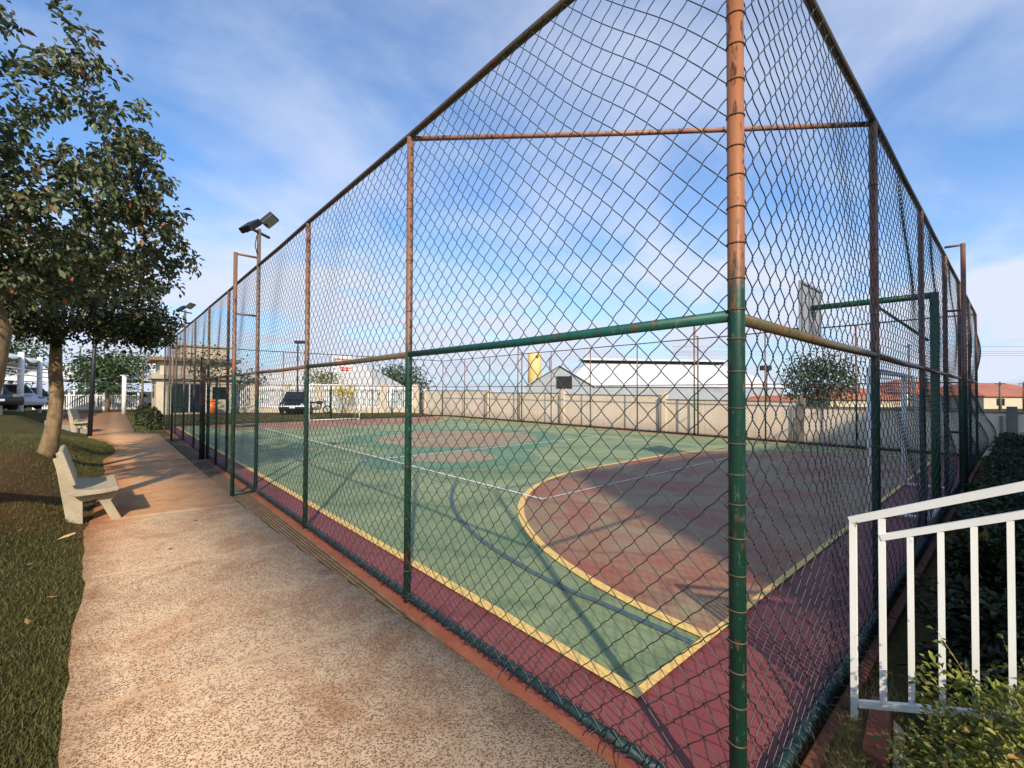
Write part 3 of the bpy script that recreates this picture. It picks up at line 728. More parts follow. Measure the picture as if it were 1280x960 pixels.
for k in range(1, 28):
    t_ = .108*k+.012
    zt0 = zt_(t_)-(.022 if k == 1 else .131)
    MB(RO).bar(rp(t_, .115+SLp*t_), rp(t_, zt0), .026 if k == 1 else .022, .022).build('baluster', M['railing'], rl)
for t_ in (1.55, 3.05): MB(RO).bar(rp(t_, -.05), rp(t_, zt_(t_)-.02), .038, .034).build('newel', M['railing'], rl)
st = MB((1.6, -.8, 0)); sxd = Vector((.9915, -.13, 0))
for k in range(9):
    a0 = .45+k*.33; c = rp(a0+.165, 0)+sxd*.75; st.box((c.x, c.y, .074*(k+1)-.05), (1.35, .33, .148*(k+1)+.1), rz=math.atan2(rd.y, rd.x)+math.pi/2)
sto = st.build('concrete_stairs', M['kerb_grey'], None, (1.6, -.8, 0)); tag(sto, 'grey concrete stairs climbing behind the bush beside the white railing', 'stairs')

# kerb pieces, cream rock and soil right of the corner
M['kerb_shaded'] = mat_conc('shade_darkened_kerb', (104, 62, 46), (124, 78, 58), (66, 46, 36), .6)  # darker copy of the red kerb, the shade over it put into the colour
k2 = MB((.5, -.1, 0))
for a, b in ((.25, 1.15), (1.17, 2.6), (2.62, 5.2), (5.22, 9.5), (9.52, 14.5)):
    k2.box(((a+b)/2, -.08, -.02), (b-a, .06, .06))
tag(k2.build('kerb', M['kerb_shaded'], None, (.5, -.1, 0), bevel=.008), 'red painted kerb under the shaded fence by the grass tuft', 'kerb')
k3 = MB((.95, -.28, 0)); k3.prism([(0, 0), (.5, .03), (.52, .12), (.02, .10)], lambda u, v, t: Vector((.78+u, -.33+v+u*.06, t)), -.06, .07)
tag(k3.build('edging_stone', M['kerb_red'], None, (.95, -.28, 0), bevel=.012), 'red topped edging stone leaning by the foot of the white railing', 'edging stone')
k4 = MB((.9, -.36, 0)); k4.prism([(0, 0), (.42, .02), (.5, .07), (.03, .05)], lambda u, v, t: Vector((.70+u, -.40+v+u*.1, t)), -.06, .05)
tag(k4.build('rock', M['stone'], None, (.9, -.36, 0), bevel=.015), 'cream coloured rock wedge under the leafy bush', 'rock')

# ------------------------------------------------------------------ benches
def make_bench(loc, rz, label):
    """local: sitter faces +X, length along Y (centre 0), z up"""
    t = thing('bench', loc, label, 'bench', 'concrete benches on the path edge', rz)
    L = 1.12
    prof = [(-.56, .40), (-.5, .455), (-.3, .43), (-.12, .435), (-.015, .45), (0, .435), (-.01, .395), (-.2, .375), (-.5, .37)]
    K = .84
    seat = MB(); seat.prism(prof, lambda u, v, y: Vector((u*K, y, v)), -L/2, L/2); seat.build('seat', M['bench'], t, bevel=.008)
    bp = [(-.545, .50), (-.485, .515), (-.625, .93), (-.645, .94), (-.69, .925)]
    MB().prism(bp, lambda u, v, y: Vector((u*K, y, v)), -L/2+.02, L/2-.02).build('backrest', M['bench'], t, bevel=.008)
    for y in (-L/2+.2, L/2-.2):
        leg = [(-.56, -.16), (-.43, -.16), (-.44, .27), (-.30, .30), (-.27, .30), (-.12, .0), (-.10, -.03), (.0, -.03), (.01, 0), (-.13, .27), (-.02, .31), (-.01, .345), (-.03, .368), (-.5, .368), (-.56, .50), (-.695, .86), (-.75, .85), (-.59, .36)]
        # the leg frame as two pieces: back upright and front strut with its bearer
        back = [(-.55, -.16), (-.40, -.16), (-.41, .30), (-.50, .44), (-.60, .72), (-.635, .86), (-.74, .84), (-.70, .70)]
        front = [(-.42, .27), (-.24, .285), (-.07, -.03), (.03, -.03), (.04, .0), (-.09, .25), (-.03, .31), (-.01, .345), (-.03, .367), (-.42, .367)]
        MB().prism(back, lambda u, v, q: Vector((u*K, q, v)), y-.055, y+.055).build('leg', M['bench'], t, bevel=.008)
        MB().prism(front, lambda u, v, q: Vector((u*K, q, v)), y-.054, y+.054).build('leg', M['bench'], t, bevel=.008)
    return t
make_bench((-1.74, 7.62, 0), R(2), 'weathered grey concrete bench nearer the camera with its back in the soil bank')
make_bench((-2.45, 24.2, 0), R(-8), 'small distant grey concrete bench past the black lamp pole')

# ------------------------------------------------------------------ vegetation
def leaf_mesh(name, P, D, Nn, L, Wd, mat, parent, off, tint=None, fold=.25, obov=.62):
    """P base points, D directions, Nn approximate normals, L lengths (arrays)."""
    P = np.asarray(P); n = len(P); D = D/np.linalg.norm(D, axis=1)[:, None]
    Sd = np.cross(D, Nn); Sd /= (np.linalg.norm(Sd, axis=1)[:, None]+1e-9); Up = np.cross(Sd, D)
    L = np.asarray(L)[:, None]; w = L*Wd
    v = [P, P+D*L*.35+Sd*w*.34+Up*w*fold, P+D*L*obov+Sd*w*.5+Up*w*fold*1.1, P+D*L-Up*L*.12, P+D*L*obov-Sd*w*.5+Up*w*fold*1.1, P+D*L*.35-Sd*w*.34+Up*w*fold]
    V = np.stack(v, 1).reshape(-1, 3)-np.array(off); b = np.arange(n)[:, None]*6
    f = np.concatenate([b+np.array([[0, 1, 2, 3]]), b+np.array([[0, 3, 4, 5]])])
    t_ = np.repeat(RNG.random(n) if tint is None else tint, 6)
    return np_obj(name, V, [f], mat, parent, t_, False)
def unit(n): 
    v = RNG.normal(size=(n, 3)); return v/np.linalg.norm(v, axis=1)[:, None]
def grow_tree(t, trunk, trad, targets, leafmat, bark, per=10, leafL=.12, leafW=.5, step=.22, tip_r=.004, pw=.46, droop=.5, up=.15, spread=.1, min_node=1):
    off = np.array(oloc(t)); nodes = [np.array(q, float) for q in trunk]; par = [-1]+list(range(len(trunk)-1)); nt = len(trunk)
    targets = np.asarray(targets); c0 = nodes[-1]
    order = np.argsort(np.linalg.norm(targets-c0, axis=1)); tips = []
    for k in order:
        tg = targets[k]; A = np.array(nodes[min_node:]); dist = np.linalg.norm(A-tg, axis=1)
        pen = np.maximum(0, (A[:, 2]-tg[2]))*.5
        j = int(np.argmin(dist+pen))+min_node
        s_ = nodes[j]; L = np.linalg.norm(tg-s_); m = max(1, int(L/step)); prev = j
        bend = RNG.normal(size=3)*L*.07+np.array([0, 0, up*L])
        for q in range(1, m+1):
            f = q/m; pnt = s_+(tg-s_)*f+bend*math.sin(math.pi*f)+RNG.normal(size=3)*.012*(f < 1)
            nodes.append(pnt); par.append(prev); prev = len(nodes)-1
        tips.append(prev)
    cnt = np.zeros(len(nodes))
    for k in tips:
        while k >= 0: cnt[k] += 1; k = par[k]
    rad = tip_r*np.maximum(cnt, 1)**pw
    for k in range(nt): rad[k] = trad[k]
    V = []; Fc = []; vb = 0; ns = 6
    ang = np.arange(ns)*2*np.pi/ns
    for k in range(nt, len(nodes)):
        a, b = nodes[par[k]], nodes[k]; d = b-a; l = np.linalg.norm(d)
        if l < 1e-5: continue
        d /= l; sx = np.cross(d, [.3, .2, .93]); sx /= np.linalg.norm(sx)+1e-9; sy = np.cross(d, sx)
        ra = min(rad[par[k]], rad[k]*1.6); rb = rad[k]
        V.append(np.concatenate([a+r_*(sx[None]*np.cos(ang)[:, None]+sy[None]*np.sin(ang)[:, None]) for r_ in (ra, rb)])-off)
        i_ = np.arange(ns); Fc.append(np.stack([i_, (i_+1) % ns, ns+(i_+1) % ns, ns+i_], -1)+vb); vb += 2*ns
    tb = MB(oloc(t)); tb.tube(trunk, trad, 14); to = tb.build('trunk', bark, t)
    if V: np_obj('limbs' if False else 'branch', np.concatenate(V), [np.concatenate(Fc)], bark, t, None, True)
    P = []; D = []; N = []; Ls = []
    for k in tips:
        ax = nodes[k]-nodes[par[k]]; ax /= np.linalg.norm(ax)+1e-9
        m = max(3, int(per*RNG.uniform(.5, 1.4)))
        dv = unit(m)*.9+ax*.55+np.array([0, 0, -droop]); bp = nodes[k]+RNG.normal(size=(m, 3))*spread-ax*RNG.random((m, 1))*spread*1.5
        P.append(bp); D.append(dv); N.append(unit(m)*.6+np.array([0, 0, 1.0])); Ls.append(leafL*RNG.uniform(.55, 1.15, m))
    return leaf_mesh('crown', np.concatenate(P), np.concatenate(D), np.concatenate(N), np.concatenate(Ls), leafW, leafmat, t, off)
def ell(n, c, rr, lo=.55, zmin=None, power=.5):
    d = unit(n); r_ = RNG.random(n)**power*(1-lo)+lo
    p_ = np.array(c)+d*np.array(rr)*r_[:, None]
    if zmin is not None: p_ = p_[p_[:, 2] > zmin]
    return p_
# near tree (trunk leans in from the left edge of the view)
T1 = thing('tree', (-2.95, 7.15, .25), 'tall broad-leaved tree with thick trunk cut by the left edge of the view', 'tree', 'broad-leaved trees on the grass bank')
tr = [(-3.2, 7.12, .12), (-3.12, 7.14, .6), (-3.02, 7.18, 1.2), (-2.9, 7.2, 1.8), (-2.84, 7.22, 2.4), (-2.95, 7.25, 2.9), (-2.9, 7.3, 3.5)]
tg = np.concatenate([ell(170, (-3.1, 7.2, 4.4), (1.85, 1.9, 2.15), .55), ell(300, (-2.85, 7.3, 3.7), (2.0, 1.8, 1.0), .3)])
tg = np.concatenate([tg, ell(90, (-3.45, 6.9, 5.1), (1.6, 1.6, 1.5), .35), ell(60, (-2.9, 6.6, 5.0), (1.3, 1.2, 1.2), .4), ell(45, (-1.75, 6.6, 4.4), (.55, .6, .6), .2), ell(120, (-2.6, 7.0, 3.6), (1.6, 1.5, .7), .2)])
tg = tg[tg[:, 2] > 2.6]
grow_tree(T1, tr, [.2, .165, .15, .14, .135, .11, .08], tg, M['leaf1'], M['bark'], 27, .105, .5, .2, .0045, .45, .7, .12, .06, 4)
# second tree, spreading
zb = float(height(-2.75, 11.9))
T2 = thing('tree', (-2.75, 11.9, zb), 'low spreading dark broad-leaved tree with a bare tan trunk behind the bench', 'tree', 'broad-leaved trees on the grass bank')
tr = [(-2.75, 11.9, zb-.1), (-2.72, 11.9, zb+.15), (-2.66, 11.88, zb+.6), (-2.63, 11.9, zb+1.1), (-2.66, 11.92, zb+1.6), (-2.66, 11.95, zb+2.1), (-2.7, 12.0, 3.1)]
tg = np.concatenate([ell(260, (-2.6, 12.0, 3.35), (2.0, 2.2, .8), .35), ell(150, (-3.0, 12.2, 4.2), (2.1, 2.1, .8), .3)])
tg = np.concatenate([tg[tg[:, 2] > 2.72], ell(60, (-1.55, 11.0, 2.9), (.9, .8, .28), .2), ell(60, (-3.6, 11.2, 2.95), (1.0, .9, .3), .2)])
grow_tree(T2, tr, [.19, .14, .115, .11, .105, .09, .06], tg, M['leaf2'], M['bark'], 28, .125, .5, .25, .0055, .47, .5, .04, .08, 4)
# other trees
def round_tree(x, y, z0, h, rx, rz, n, leafL, label, name='tree', mat='leaf_far', group=None, tr_r=.1, dense=14, droop=.3, lo=.4, cat='tree'):
    t = thing(name, (x, y, z0), label, cat, group)
    zc = z0+h-rz
    trunk = [(x, y, z0-.1), (x+.03*h*.2, y, z0+(zc-z0)*.4), (x, y+.02*h, max(z0+.2, zc-rz*.6)), (x, y, zc)]
    tg = ell(n, (x, y, zc), (rx, rx, rz), lo)
    grow_tree(t, trunk, [tr_r, tr_r*.85, tr_r*.7, tr_r*.4], tg, M[mat], M['bark2'], dense, leafL, .5, max(.25, rx*.15), .006, .46, droop, .1, leafL*1.6, 1)
    return t
round_tree(24.1, 5.7, -.2, 3.75, 1.5, 1.15, 230, .2, 'round green tree standing alone behind the wall beside the warehouse', dense=12)
round_tree(31.6, 63.2, 0, 5.3, 4.6, 2.6, 260, .55, 'dark rounded far tree rising behind the pale wall near the second fence post', dense=12, lo=.5)
round_tree(2.9, 34.5, 0, 4.3, 1.5, 1.0, 60, .24, 'thin young tree with open branches in front of the beige kiosk', dense=8, tr_r=.05, lo=.2)
a_ = cw(-40, 45); round_tree(a_[0], a_[1], .5, 4.5, 2.7, .9, 170, .4, 'dark flat-topped tree behind the palm and white fence', dense=12)
a_ = cw(-35.4, 43); round_tree(a_[0], a_[1], .4, 5.3, 1.4, 1.1, 60, .3, 'pale feathery tree between the palm and the white canopy', dense=8, lo=.2)
a_ = cw(-58, 52); round_tree(a_[0], a_[1], .4, 7.2, 3.2, 2.2, 160, .5, 'bushy tree rising behind the white carport posts', dense=12)
a_ = cw(-48, 52); round_tree(a_[0], a_[1], .4, 5.0, 2.6, 1.6, 130, .5, 'low bushy tree under the carport roof line', dense=12)
a_ = cw(-26, 44); round_tree(a_[0], a_[1], 0, 3.2, 2.0, 1.2, 90, .4, 'dark shrub under the white canopy beyond the white pole', dense=12, cat='shrub', name='shrub')
a_ = cw(-15.6, 36.5); round_tree(a_[0], a_[1], 0, 3.2, 1.3, .5, 70, .22, 'small yellow-green tree behind the black car', dense=9, mat='leaf_bush', lo=.3, tr_r=.05)
a_ = cw(-12.9, 34.2); fs = round_tree(a_[0], a_[1], 0, 2.2, .75, .5, 60, .16, 'yellow flowering shrub behind the goal post', 'shrub', 'flower', None, .04, 9, .2, .3, 'shrub')
# palm
a_ = cw(-31, 34.4); PX, PY = a_
pt = thing('palm_tree', (PX, PY, .1), 'short green palm behind the white picket fence', 'palm')
MB((PX, PY, .1)).tube([(PX, PY, 0), (PX+.03, PY, .8), (PX, PY, 1.6)], [.16, .14, .12], 10).build('trunk', M['bark2'], pt)
P = []; D = []; N = []; Ls = []
for k in range(30):
    az = k*2.4; el = R(random.uniform(5, 75)); L = random.uniform(1.9, 2.5); base = np.array([PX, PY, 1.6])
    hd = np.array([math.cos(az), math.sin(az), 0]); 
    for j in range(16):
        f = (j+1)/16; q = base+hd*L*f*math.cos(el*(1-f*.4))+np.array([0, 0, L*f*math.sin(el)-L*.9*f*f*.7]); sd = np.cross(hd, [0, 0, 1])
        for s_ in (-1, 1):
            P.append(q); D.append(sd*s_*.8+hd*.6+np.array([0, 0, -.35])); N.append([0, 0, 1]); Ls.append(.5*(1-.55*abs(f-.45)))
leaf_mesh('crown', np.array(P), np.array(D), np.array(N), np.array(Ls), .14, M['leaf_palm'], pt, (PX, PY, .1), fold=.05)
# sunlit bush bottom right, hedge, low bushes, tufts
def leafy(name, pts, nrm, L, W_, mat, label, cat, loc, stems=None, droop=0.0, group=None):
    t = thing(name, loc, label, cat, group); n = len(pts)
    leaf_mesh('foliage', pts, nrm+unit(n)*.9+np.array([0, 0, -droop]), unit(n)*.7+np.array([0, 0, 1]), L*RNG.uniform(.5, 1.2, n), W_, M[mat], t, loc)
    if stems is not None:
        b = MB(loc)
        for q in stems: b.tube(q, [.004, .003, .0015][:len(q)], 4, False)
        b.build('twig', simple('straw_twig', lin((150, 122, 84)), .8, .3, 20), t)
    return t
def lumpy(n, c, rr, lo=.6, bump=.25, seed=0.):
    d = unit(n); r_ = (RNG.random(n)**.6*(1-lo)+lo)*(1+bump*np.sin(d[:, 0]*5+seed)*np.sin(d[:, 1]*6+seed*2)+bump*.6*np.sin(d[:, 2]*9+d[:, 0]*7+seed))
    return np.array(c)+d*np.array(rr)*r_[:, None], d
BC = (.74, -.95, .12)
p1, d1 = lumpy(16000, BC, (.62, .52, .56), .55, .2, 1.3); p2, d2 = lumpy(9000, (1.35, -1.1, .15), (.62, .5, .5), .55, .22, 4.); p3, d3 = lumpy(7000, (.36, -.86, .03), (.36, .32, .34), .5, .22, 2.)
pp = np.concatenate([p1, p2, p3]); dd = np.concatenate([d1, d2, d3]); ok = pp[:, 2] > 0; pp, dd = pp[ok], dd[ok]
stems = []
spP = []; spD = []
for k in range(110):
    i_ = RNG.integers(len(pp)); b0 = np.array(BC)*[1, 1, 0]+RNG.normal(size=3)*[.25, .2, .02]; e = pp[i_]+dd[i_]*RNG.uniform(.02, .16)+np.array([0, 0, RNG.uniform(.0, .12)])
    stems.append([b0, (b0+e)/2+np.array([0, 0, .05]), e])
    for j in range(9): spP.append(e-(e-b0)*.03*j+RNG.normal(size=3)*.006); spD.append(unit(1)[0]+np.array([0, 0, .4]))
leafy('bush', np.concatenate([pp, np.array(spP)]), np.concatenate([dd, np.array(spD)]), .034, .5, 'leaf_bush', 'sunlit yellow-green leafy bush at the foot of the white railing', 'bush', (BC[0], BC[1], 0), stems, .1)
# clipped hedge in the shade
n = 30000; hx = RNG.random(n)**1.5*11.6+2.2; side = RNG.random(n); hy = -.46-1.1*RNG.random(n); hzv = np.where(side < .55, .74+.05*np.sin(hx*3)+.04*np.sin(hx*7+hy*5)-RNG.random(n)*.1, RNG.random(n)*.74)
hy = np.where(side >= .55, -.44-RNG.random(n)*.14+.05*np.sin(hx*4), hy)
en = RNG.random(n) < .05; hx = np.where(en, 2.15+RNG.random(n)*.12, hx)
hd = np.stack([np.where(en, -.8, 0), np.where(side >= .55, .8, .1), np.where(side < .55, .9, .2)], -1)
HG = leafy('hedge', np.stack([hx, hy, hzv], -1), hd, .06, .5, 'leaf_hedge', 'long clipped dark hedge in shade along the fence', 'hedge', (8, -.85, 0), None, .1)
hb = MB((8, -.85, 0)); hb.box((8.0, -1.0, .34), (11.4, .9, .66)); hb.build('inner_block', simple('hedge_inside', lin((28, 32, 20)), 1, .5, 12), HG)  # solid dark block filling the hedge behind its leaves
# taller shrub between railing and hedge
ps, ds = lumpy(7000, (2.15, -.85, .2), (.65, .5, .55), .5, .22, 6.); ok = ps[:, 2] > 0
leafy('shrub', ps[ok], ds[ok], .06, .5, 'leaf_hedge', 'dark leafy shrub behind the white railing balusters before the hedge', 'shrub', (2.15, -.85, 0), None, .1)
for (x, y, rr, h, lab) in ((-.5, 23.5, .27, .95, 'small clipped bush nearest the fence end by the path'), (-.72, 26.6, .32, 1.05, 'small reddish clipped bush behind its twin on the grass patch')):
    ps, ds = lumpy(1500, (x, y, h*.45), (rr, rr, h*.55), .6, .12, x); ok = ps[:, 2] > 0
    leafy('bush', ps[ok], ds[ok], .1, .5, 'leaf2', lab, 'bush', (x, y, 0), None, 0, 'small clipped bushes at the end of the long fence')
# grass blades
M['straw'] = mat_leaf('straw_blade', (120, 112, 58), (186, 162, 108), (200, 178, 130), .3, .7)
def grass(name, X, Y, Z, L, label, w=.0035, mat='grass'):
    n = len(X); a = RNG.random(n)*6.283; lean = RNG.normal(size=(n, 2))*.45; P_ = np.stack([X, Y, Z], -1); L = L*RNG.uniform(.5, 1.3, n)
    sd = np.stack([np.cos(a), np.sin(a), np.zeros(n)], -1)*(w*RNG.uniform(.6, 1.4, n))[:, None]
    tip = P_+np.stack([lean[:, 0]*L, lean[:, 1]*L, L], -1); mid = P_+np.stack([lean[:, 0]*L*.35, lean[:, 1]*L*.35, L*.55], -1)
    V = np.stack([P_-sd, P_+sd, mid+sd*.7, tip, mid-sd*.7], 1).reshape(-1, 3); b = np.arange(n)[:, None]*5
    o = np_obj(name, V, [b+np.array([[0, 1, 2, 4]]), b+np.array([[4, 2, 3]])], M[mat], None, np.repeat(np.clip(RNG.random(n)*.9+.12*np.sin(X*3)*np.sin(Y*2.3), 0, 1), 5))
    tag(o, label, None, None, 'stuff'); return o
n = 190000; Y_ = RNG.random(n)**1.7*21; X_ = edge_left(Y_)+.05*RNG.random(n)+.05*np.sin(Y_*7.3)*np.sin(Y_*2.9)-RNG.random(n)**1.3*(1.6+Y_*.22)
keep = RNG.random(n) > dirt(X_, Y_)*1.25+.05*RNG.random(n); X_, Y_ = X_[keep], Y_[keep]
grass('grass', X_, Y_, height(X_, Y_)-.03, .026+.0016*Y_, 'short dry grass growing on the bank left of the path', .0032)
n = 5000; X_ = RNG.normal(.92, .24, n); Y_ = -.2+RNG.normal(0, .06, n); ok = (Y_ < -.115) & (X_ > .45); grass('grass', X_[ok], Y_[ok], np.full(ok.sum(), -.02), .07, 'straw coloured grass tuft at the foot of the railing', .002, 'straw')
n = 9000; X_ = -1.05+RNG.random(n)*.95; Y_ = 22.6+RNG.random(n)*16; grass('grass', X_, Y_, np.full(n, -.02), .07, 'bright green grass patch beyond the end of the path fence', .012)
n = 12000; X_ = RNG.random(n)*15; Y_ = FL+.3+RNG.random(n)*5.5; grass('grass', X_, Y_, np.full(n, -.02), .11, 'rough grass strip behind the far end of the court', .02)
n = 7000; X_ = SL+.12+RNG.random(n)*.42; Y_ = RNG.random(n)*FL; grass('grass', X_, Y_, np.full(n, -.02), .09, 'thin grass strip along the foot of the beige wall', .01)
# litter
lp = MB(); lp.add([(0, 0, 0), (.09, .01, .015), (.15, .04, .03), (.14, .08, .035), (.06, .06, .02)], [(0, 1, 2, 3, 4)])
sx_, sy_ = -2.24, 6.25
tag(lp.build('dry_leaf', simple('dry_leaf_tan', lin((206, 170, 104)), .8, .15, 20), None, (sx_, sy_, float(height(sx_, sy_))+.02)), 'large curled pale dry leaf lying on the grass near the bench', 'dry leaf')
for (x, y, lab) in ((-1.35, 5.3, 'tiny dark dry leaf on the path left of the fence'), (-1.0, 6.4, 'small dark dry leaf on the path closer to the bench')):
    b = MB(); b.add([(0, 0, .004), (.03, .012, .012), (.055, .0, .006), (.03, -.014, .014)], [(0, 1, 2, 3)])
    tag(b.build('dry_leaf', simple('dry_leaf_brown', lin((70, 50, 34)), .8, .2, 20), None, (x, y, 0)), lab, 'dry leaf', 'dry leaves on the path')

lv = MB(); lv.add([(0, 0, .004), (.03, .013, .012), (.06, .0, .02), (.03, -.014, .006)], [(0, 1, 2, 3)])
lf0 = lv.build('dry_leaf', simple('dry_leaf_tan_small', lin((150, 112, 66)), .8, .3, 20))
tag(lf0, 'small tan dry leaf fallen on the grass bank left of the path', 'dry leaf', 'dry leaves on the grass bank')
rs = random.Random(5)
for k in range(34):
    o = lf0 if k == 0 else lf0.copy()
    if k: COL.objects.link(o)
    y = .8+13*rs.random()**1.4; x = float(edge_left(y))-.05-rs.random()*(.9+.12*y)
    o.location = (x, y, float(height(x, y))+.015); o.rotation_euler = (rs.uniform(-.4, .4), rs.uniform(-.4, .4), rs.random()*6.28); q_ = rs.uniform(.6, 1.3); o.scale = (q_, q_, q_)
# ------------------------------------------------------------------ boundary wall
WX = 15.95
bw = thing('boundary_wall', (WX, 12, 0), 'long stepped beige boundary wall with pillars across the court', 'wall')
segs = [(29.2, 21.65, 1.76), (21.55, 15.3, 1.64), (15.1, 9.5, 1.57), (9.3, 4.35, 1.40), (4.15, -22, 1.21)]
for (a, b, h) in segs:
    MB(oloc(bw)).box((WX+.08, (a+b)/2, h/2-.03), (.15, a-b, h+.0)).build('wall_panel', M['wall'], bw)
    MB(oloc(bw)).box((WX+.08, (a+b)/2, h-.01), (.19, a-b, .04)).build('coping', M['wall_cap'], bw)
for y, h in ((21.6, 1.82), (15.2, 1.86), (9.4, 1.72), (4.25, 1.52), (-.62, 1.36), (-6, 1.36), (29.25, 1.9)):
    MB(oloc(bw)).box((WX+.07, y, h/2), (.22, .2, h)).build('pillar', M['wall'] if y > 5 else M['wall_cap'], bw)
    MB(oloc(bw)).tube([(WX-.075, y+.19, 0), (WX-.075, y+.19, h-.25)], .035, 8).build('drain_pipe', M['wall_cap'], bw)
# picket wall with columns beyond the far end
A0, A1 = Vector((16.2, 31.0, 0)), Vector((4.6, 41.0, 0)); dv = (A1-A0); Lp = dv.length; dv.normalize()
pk = thing('picket_wall', tuple(A0.lerp(A1, .5)), 'cream wall with columns and white pickets behind the parked black car', 'fence'); PO = oloc(pk)
rzp = math.atan2(dv.y, dv.x)
c = A0.lerp(A1, .5); MB(PO).box((c.x, c.y, .14), (Lp, .16, .42), rz=rzp).build('plinth', M['cream'], pk)
nb = 6
for k in range(nb+1):
    c = A0+dv*(Lp*k/nb); MB(PO).box((c.x, c.y, 1.1), (.5, .3, 2.25), rz=rzp).build('column', M['cream'], pk)
for k in range(nb):
    b = MB(PO)
    for j in range(16):
        c = A0+dv*(Lp*(k+(j+1.0)/17)/nb); b.box((c.x, c.y, 1.2), (.055, .03, 1.75), rz=rzp)
    for z in (.45, 1.95): c = A0+dv*(Lp*(k+.5)/nb); b.box((c.x, c.y, z), (Lp/nb-.5, .04, .05), rz=rzp)
    b.build('picket_panel', M['white_paint'], pk)
# ------------------------------------------------------------------ white poles, lamp poles, fence, kiosk
def white_pole(x, y, z0, h, w, label):
    t = thing('white_pole', (x, y, z0), label, 'pole'); O = oloc(t)
    MB(O).tube([(x, y, z0-.05), (x, y, z0+h)], [w/2, w/2], 14).build('shaft', M['white_paint'], t)
    MB(O).box((x, y, z0+h+.02), (w*1.25, w*1.25, .05), rz=TH).build('cap', M['white_paint'], t)
white_pole(-1.2, 41.4, 0, 2.72, .26, 'thick white pole at the end of the path before the fence')
a_ = cw(-17.0, 33.4); white_pole(a_[0], a_[1], 0, 2.55, .16, 'slim white pole rising in front of the black parked car')
a_ = cw(-9.1, 33.6); white_pole(a_[0], a_[1], 0, 2.1, .16, 'slim white pole right of the goal near the wall end')
lb = thing('lamp_pole', (-2.42, 22.0, 0), 'thin black leaning lamp pole on the grass edge behind the trees', 'lamp pole'); O = oloc(lb)
MB(O).tube([(-2.42, 22.0, -.1), (-2.36, 22.02, 2.4), (-2.28, 22.05, 5.0)], [.075, .065, .05], 10).build('shaft', M['black_metal'], lb)
MB(O).box((-2.28, 22.05, 5.05), (.5, .24, .1)).build('lamp_head', M['black_metal'], lb, bevel=.02)
x, y = 8.55, 35.2; ls = thing('street_lamp', (x, y, 0), 'slim black street lamp with flat head behind the car', 'street lamp'); O = oloc(ls)
MB(O).tube([(x, y, -.05), (x, y, 5.3)], [.07, .05], 10).build('shaft', M['black_metal'], ls)
MB(O).box((x+.12, y-.1, 5.35), (.75, .3, .22), rz=-TH).build('lamp_head', M['black_metal'], ls, bevel=.03)
x, y = cw(13.6, 24.0); l2 = thing('street_lamp', (x, y, 0), 'square floodlight on a thin pole behind the wall right of the corner post', 'street lamp'); O = oloc(l2)
MB(O).tube([(x, y, -.05), (x, y, 2.95)], .05, 10).build('shaft', M['wood'], l2)
MB(O).box((x-.1, y, 3.02), (.5, .3, .26), rz=-TH).build('lamp_head', M['black_metal'], l2, bevel=.02)
# low white fence at the end of the path
F0, F1 = Vector((-6.4, 50.4, .05)), Vector((-.25, 46.0, .05)); dv = F1-F0; Lf = dv.length; dv.normalize(); rzf = math.atan2(dv.y, dv.x)
wf = thing('picket_fence', tuple(F0.lerp(F1, .5)), 'low white metal picket fence across the end of the path', 'fence'); O = oloc(wf)
b = MB(O)
for k in range(44): c = F0+dv*(Lf*(k+.5)/44); b.box((c.x, c.y, .72), (.05, .04, 1.15), rz=rzf)
b.build('picket', M['white_paint'], wf)
for z in (.2, 1.22): c = F0.lerp(F1, .5); MB(O).box((c.x, c.y, z+.05), (Lf, .06, .07), rz=rzf).build('rail', M['white_paint'], wf)
for k in range(4): c = F0+dv*(Lf*k/3); MB(O).box((c.x, c.y, .72), (.13, .13, 1.5), rz=rzf).build('post', M['white_paint'], wf)
# kiosk
kx0, kx1, ky0, ky1 = .45, 5.2, 39.2, 44.0
kk = thing('kiosk', ((kx0+kx1)/2, (ky0+ky1)/2, 0), 'beige flat-roofed gatehouse building with dark glass front behind the fence', 'building'); O = oloc(kk)
kcx, kcy, kw, kd = (kx0+kx1)/2, (ky0+ky1)/2, kx1-kx0, ky1-ky0
ks_ = simple('kiosk_slab', lin((178, 164, 140)), .85, .12, 2); kr_ = simple('kiosk_roof', lin((132, 114, 94)), .85, .15, 2)
MB(O).box((kcx, kcy, 1.2), (kw, kd, 2.6)).build('wall', M['cream'], kk)
MB(O).box((kcx, kcy, 2.65), (kw+.6, kd+.6, .3)).build('canopy_slab', ks_, kk)
MB(O).box((kcx+.1, kcy, 3.3), (kw-.2, kd-.3, 1.0)).build('wall', M['cream'], kk)
MB(O).box((kcx, kcy, 3.92), (kw+.7, kd+.7, .24)).build('roof', kr_, kk)
MB(O).box((kcx+.6, kcy+.3, 4.5), (kw-1.7, kd-1.4, .95)).build('water_box', M['cream'], kk)
MB(O).box((kcx+.6, kcy+.3, 5.03), (kw-1.4, kd-1.1, .12)).build('roof', ks_, kk)
w = MB(O); w.box((kx0+1.9, ky0-.02, 1.15), (2.0, .04, 2.1)); wi = w.build('door', M['glass'], kk)
for xx in (kx0+.9, kx0+1.9, kx0+2.9): MB(O).box((xx, ky0-.05, 1.15), (.07, .06, 2.15)).build('door_frame', M['white_paint'], wi)
w = MB(O); w.box((kx0+3.75, ky0-.02, 1.5), (.9, .05, .9)); w.build('window', M['glass'], kk)
w = MB(O); w.box((kx0-.02, ky0+2.4, 1.6), (.05, 1.2, .9)); w.build('window', M['glass'], kk)
x, y = 3.55, 37.9; ob = thing('trash_bin', (x, y, 0), 'orange waste bin standing by the kiosk front', 'trash bin'); O = oloc(ob)
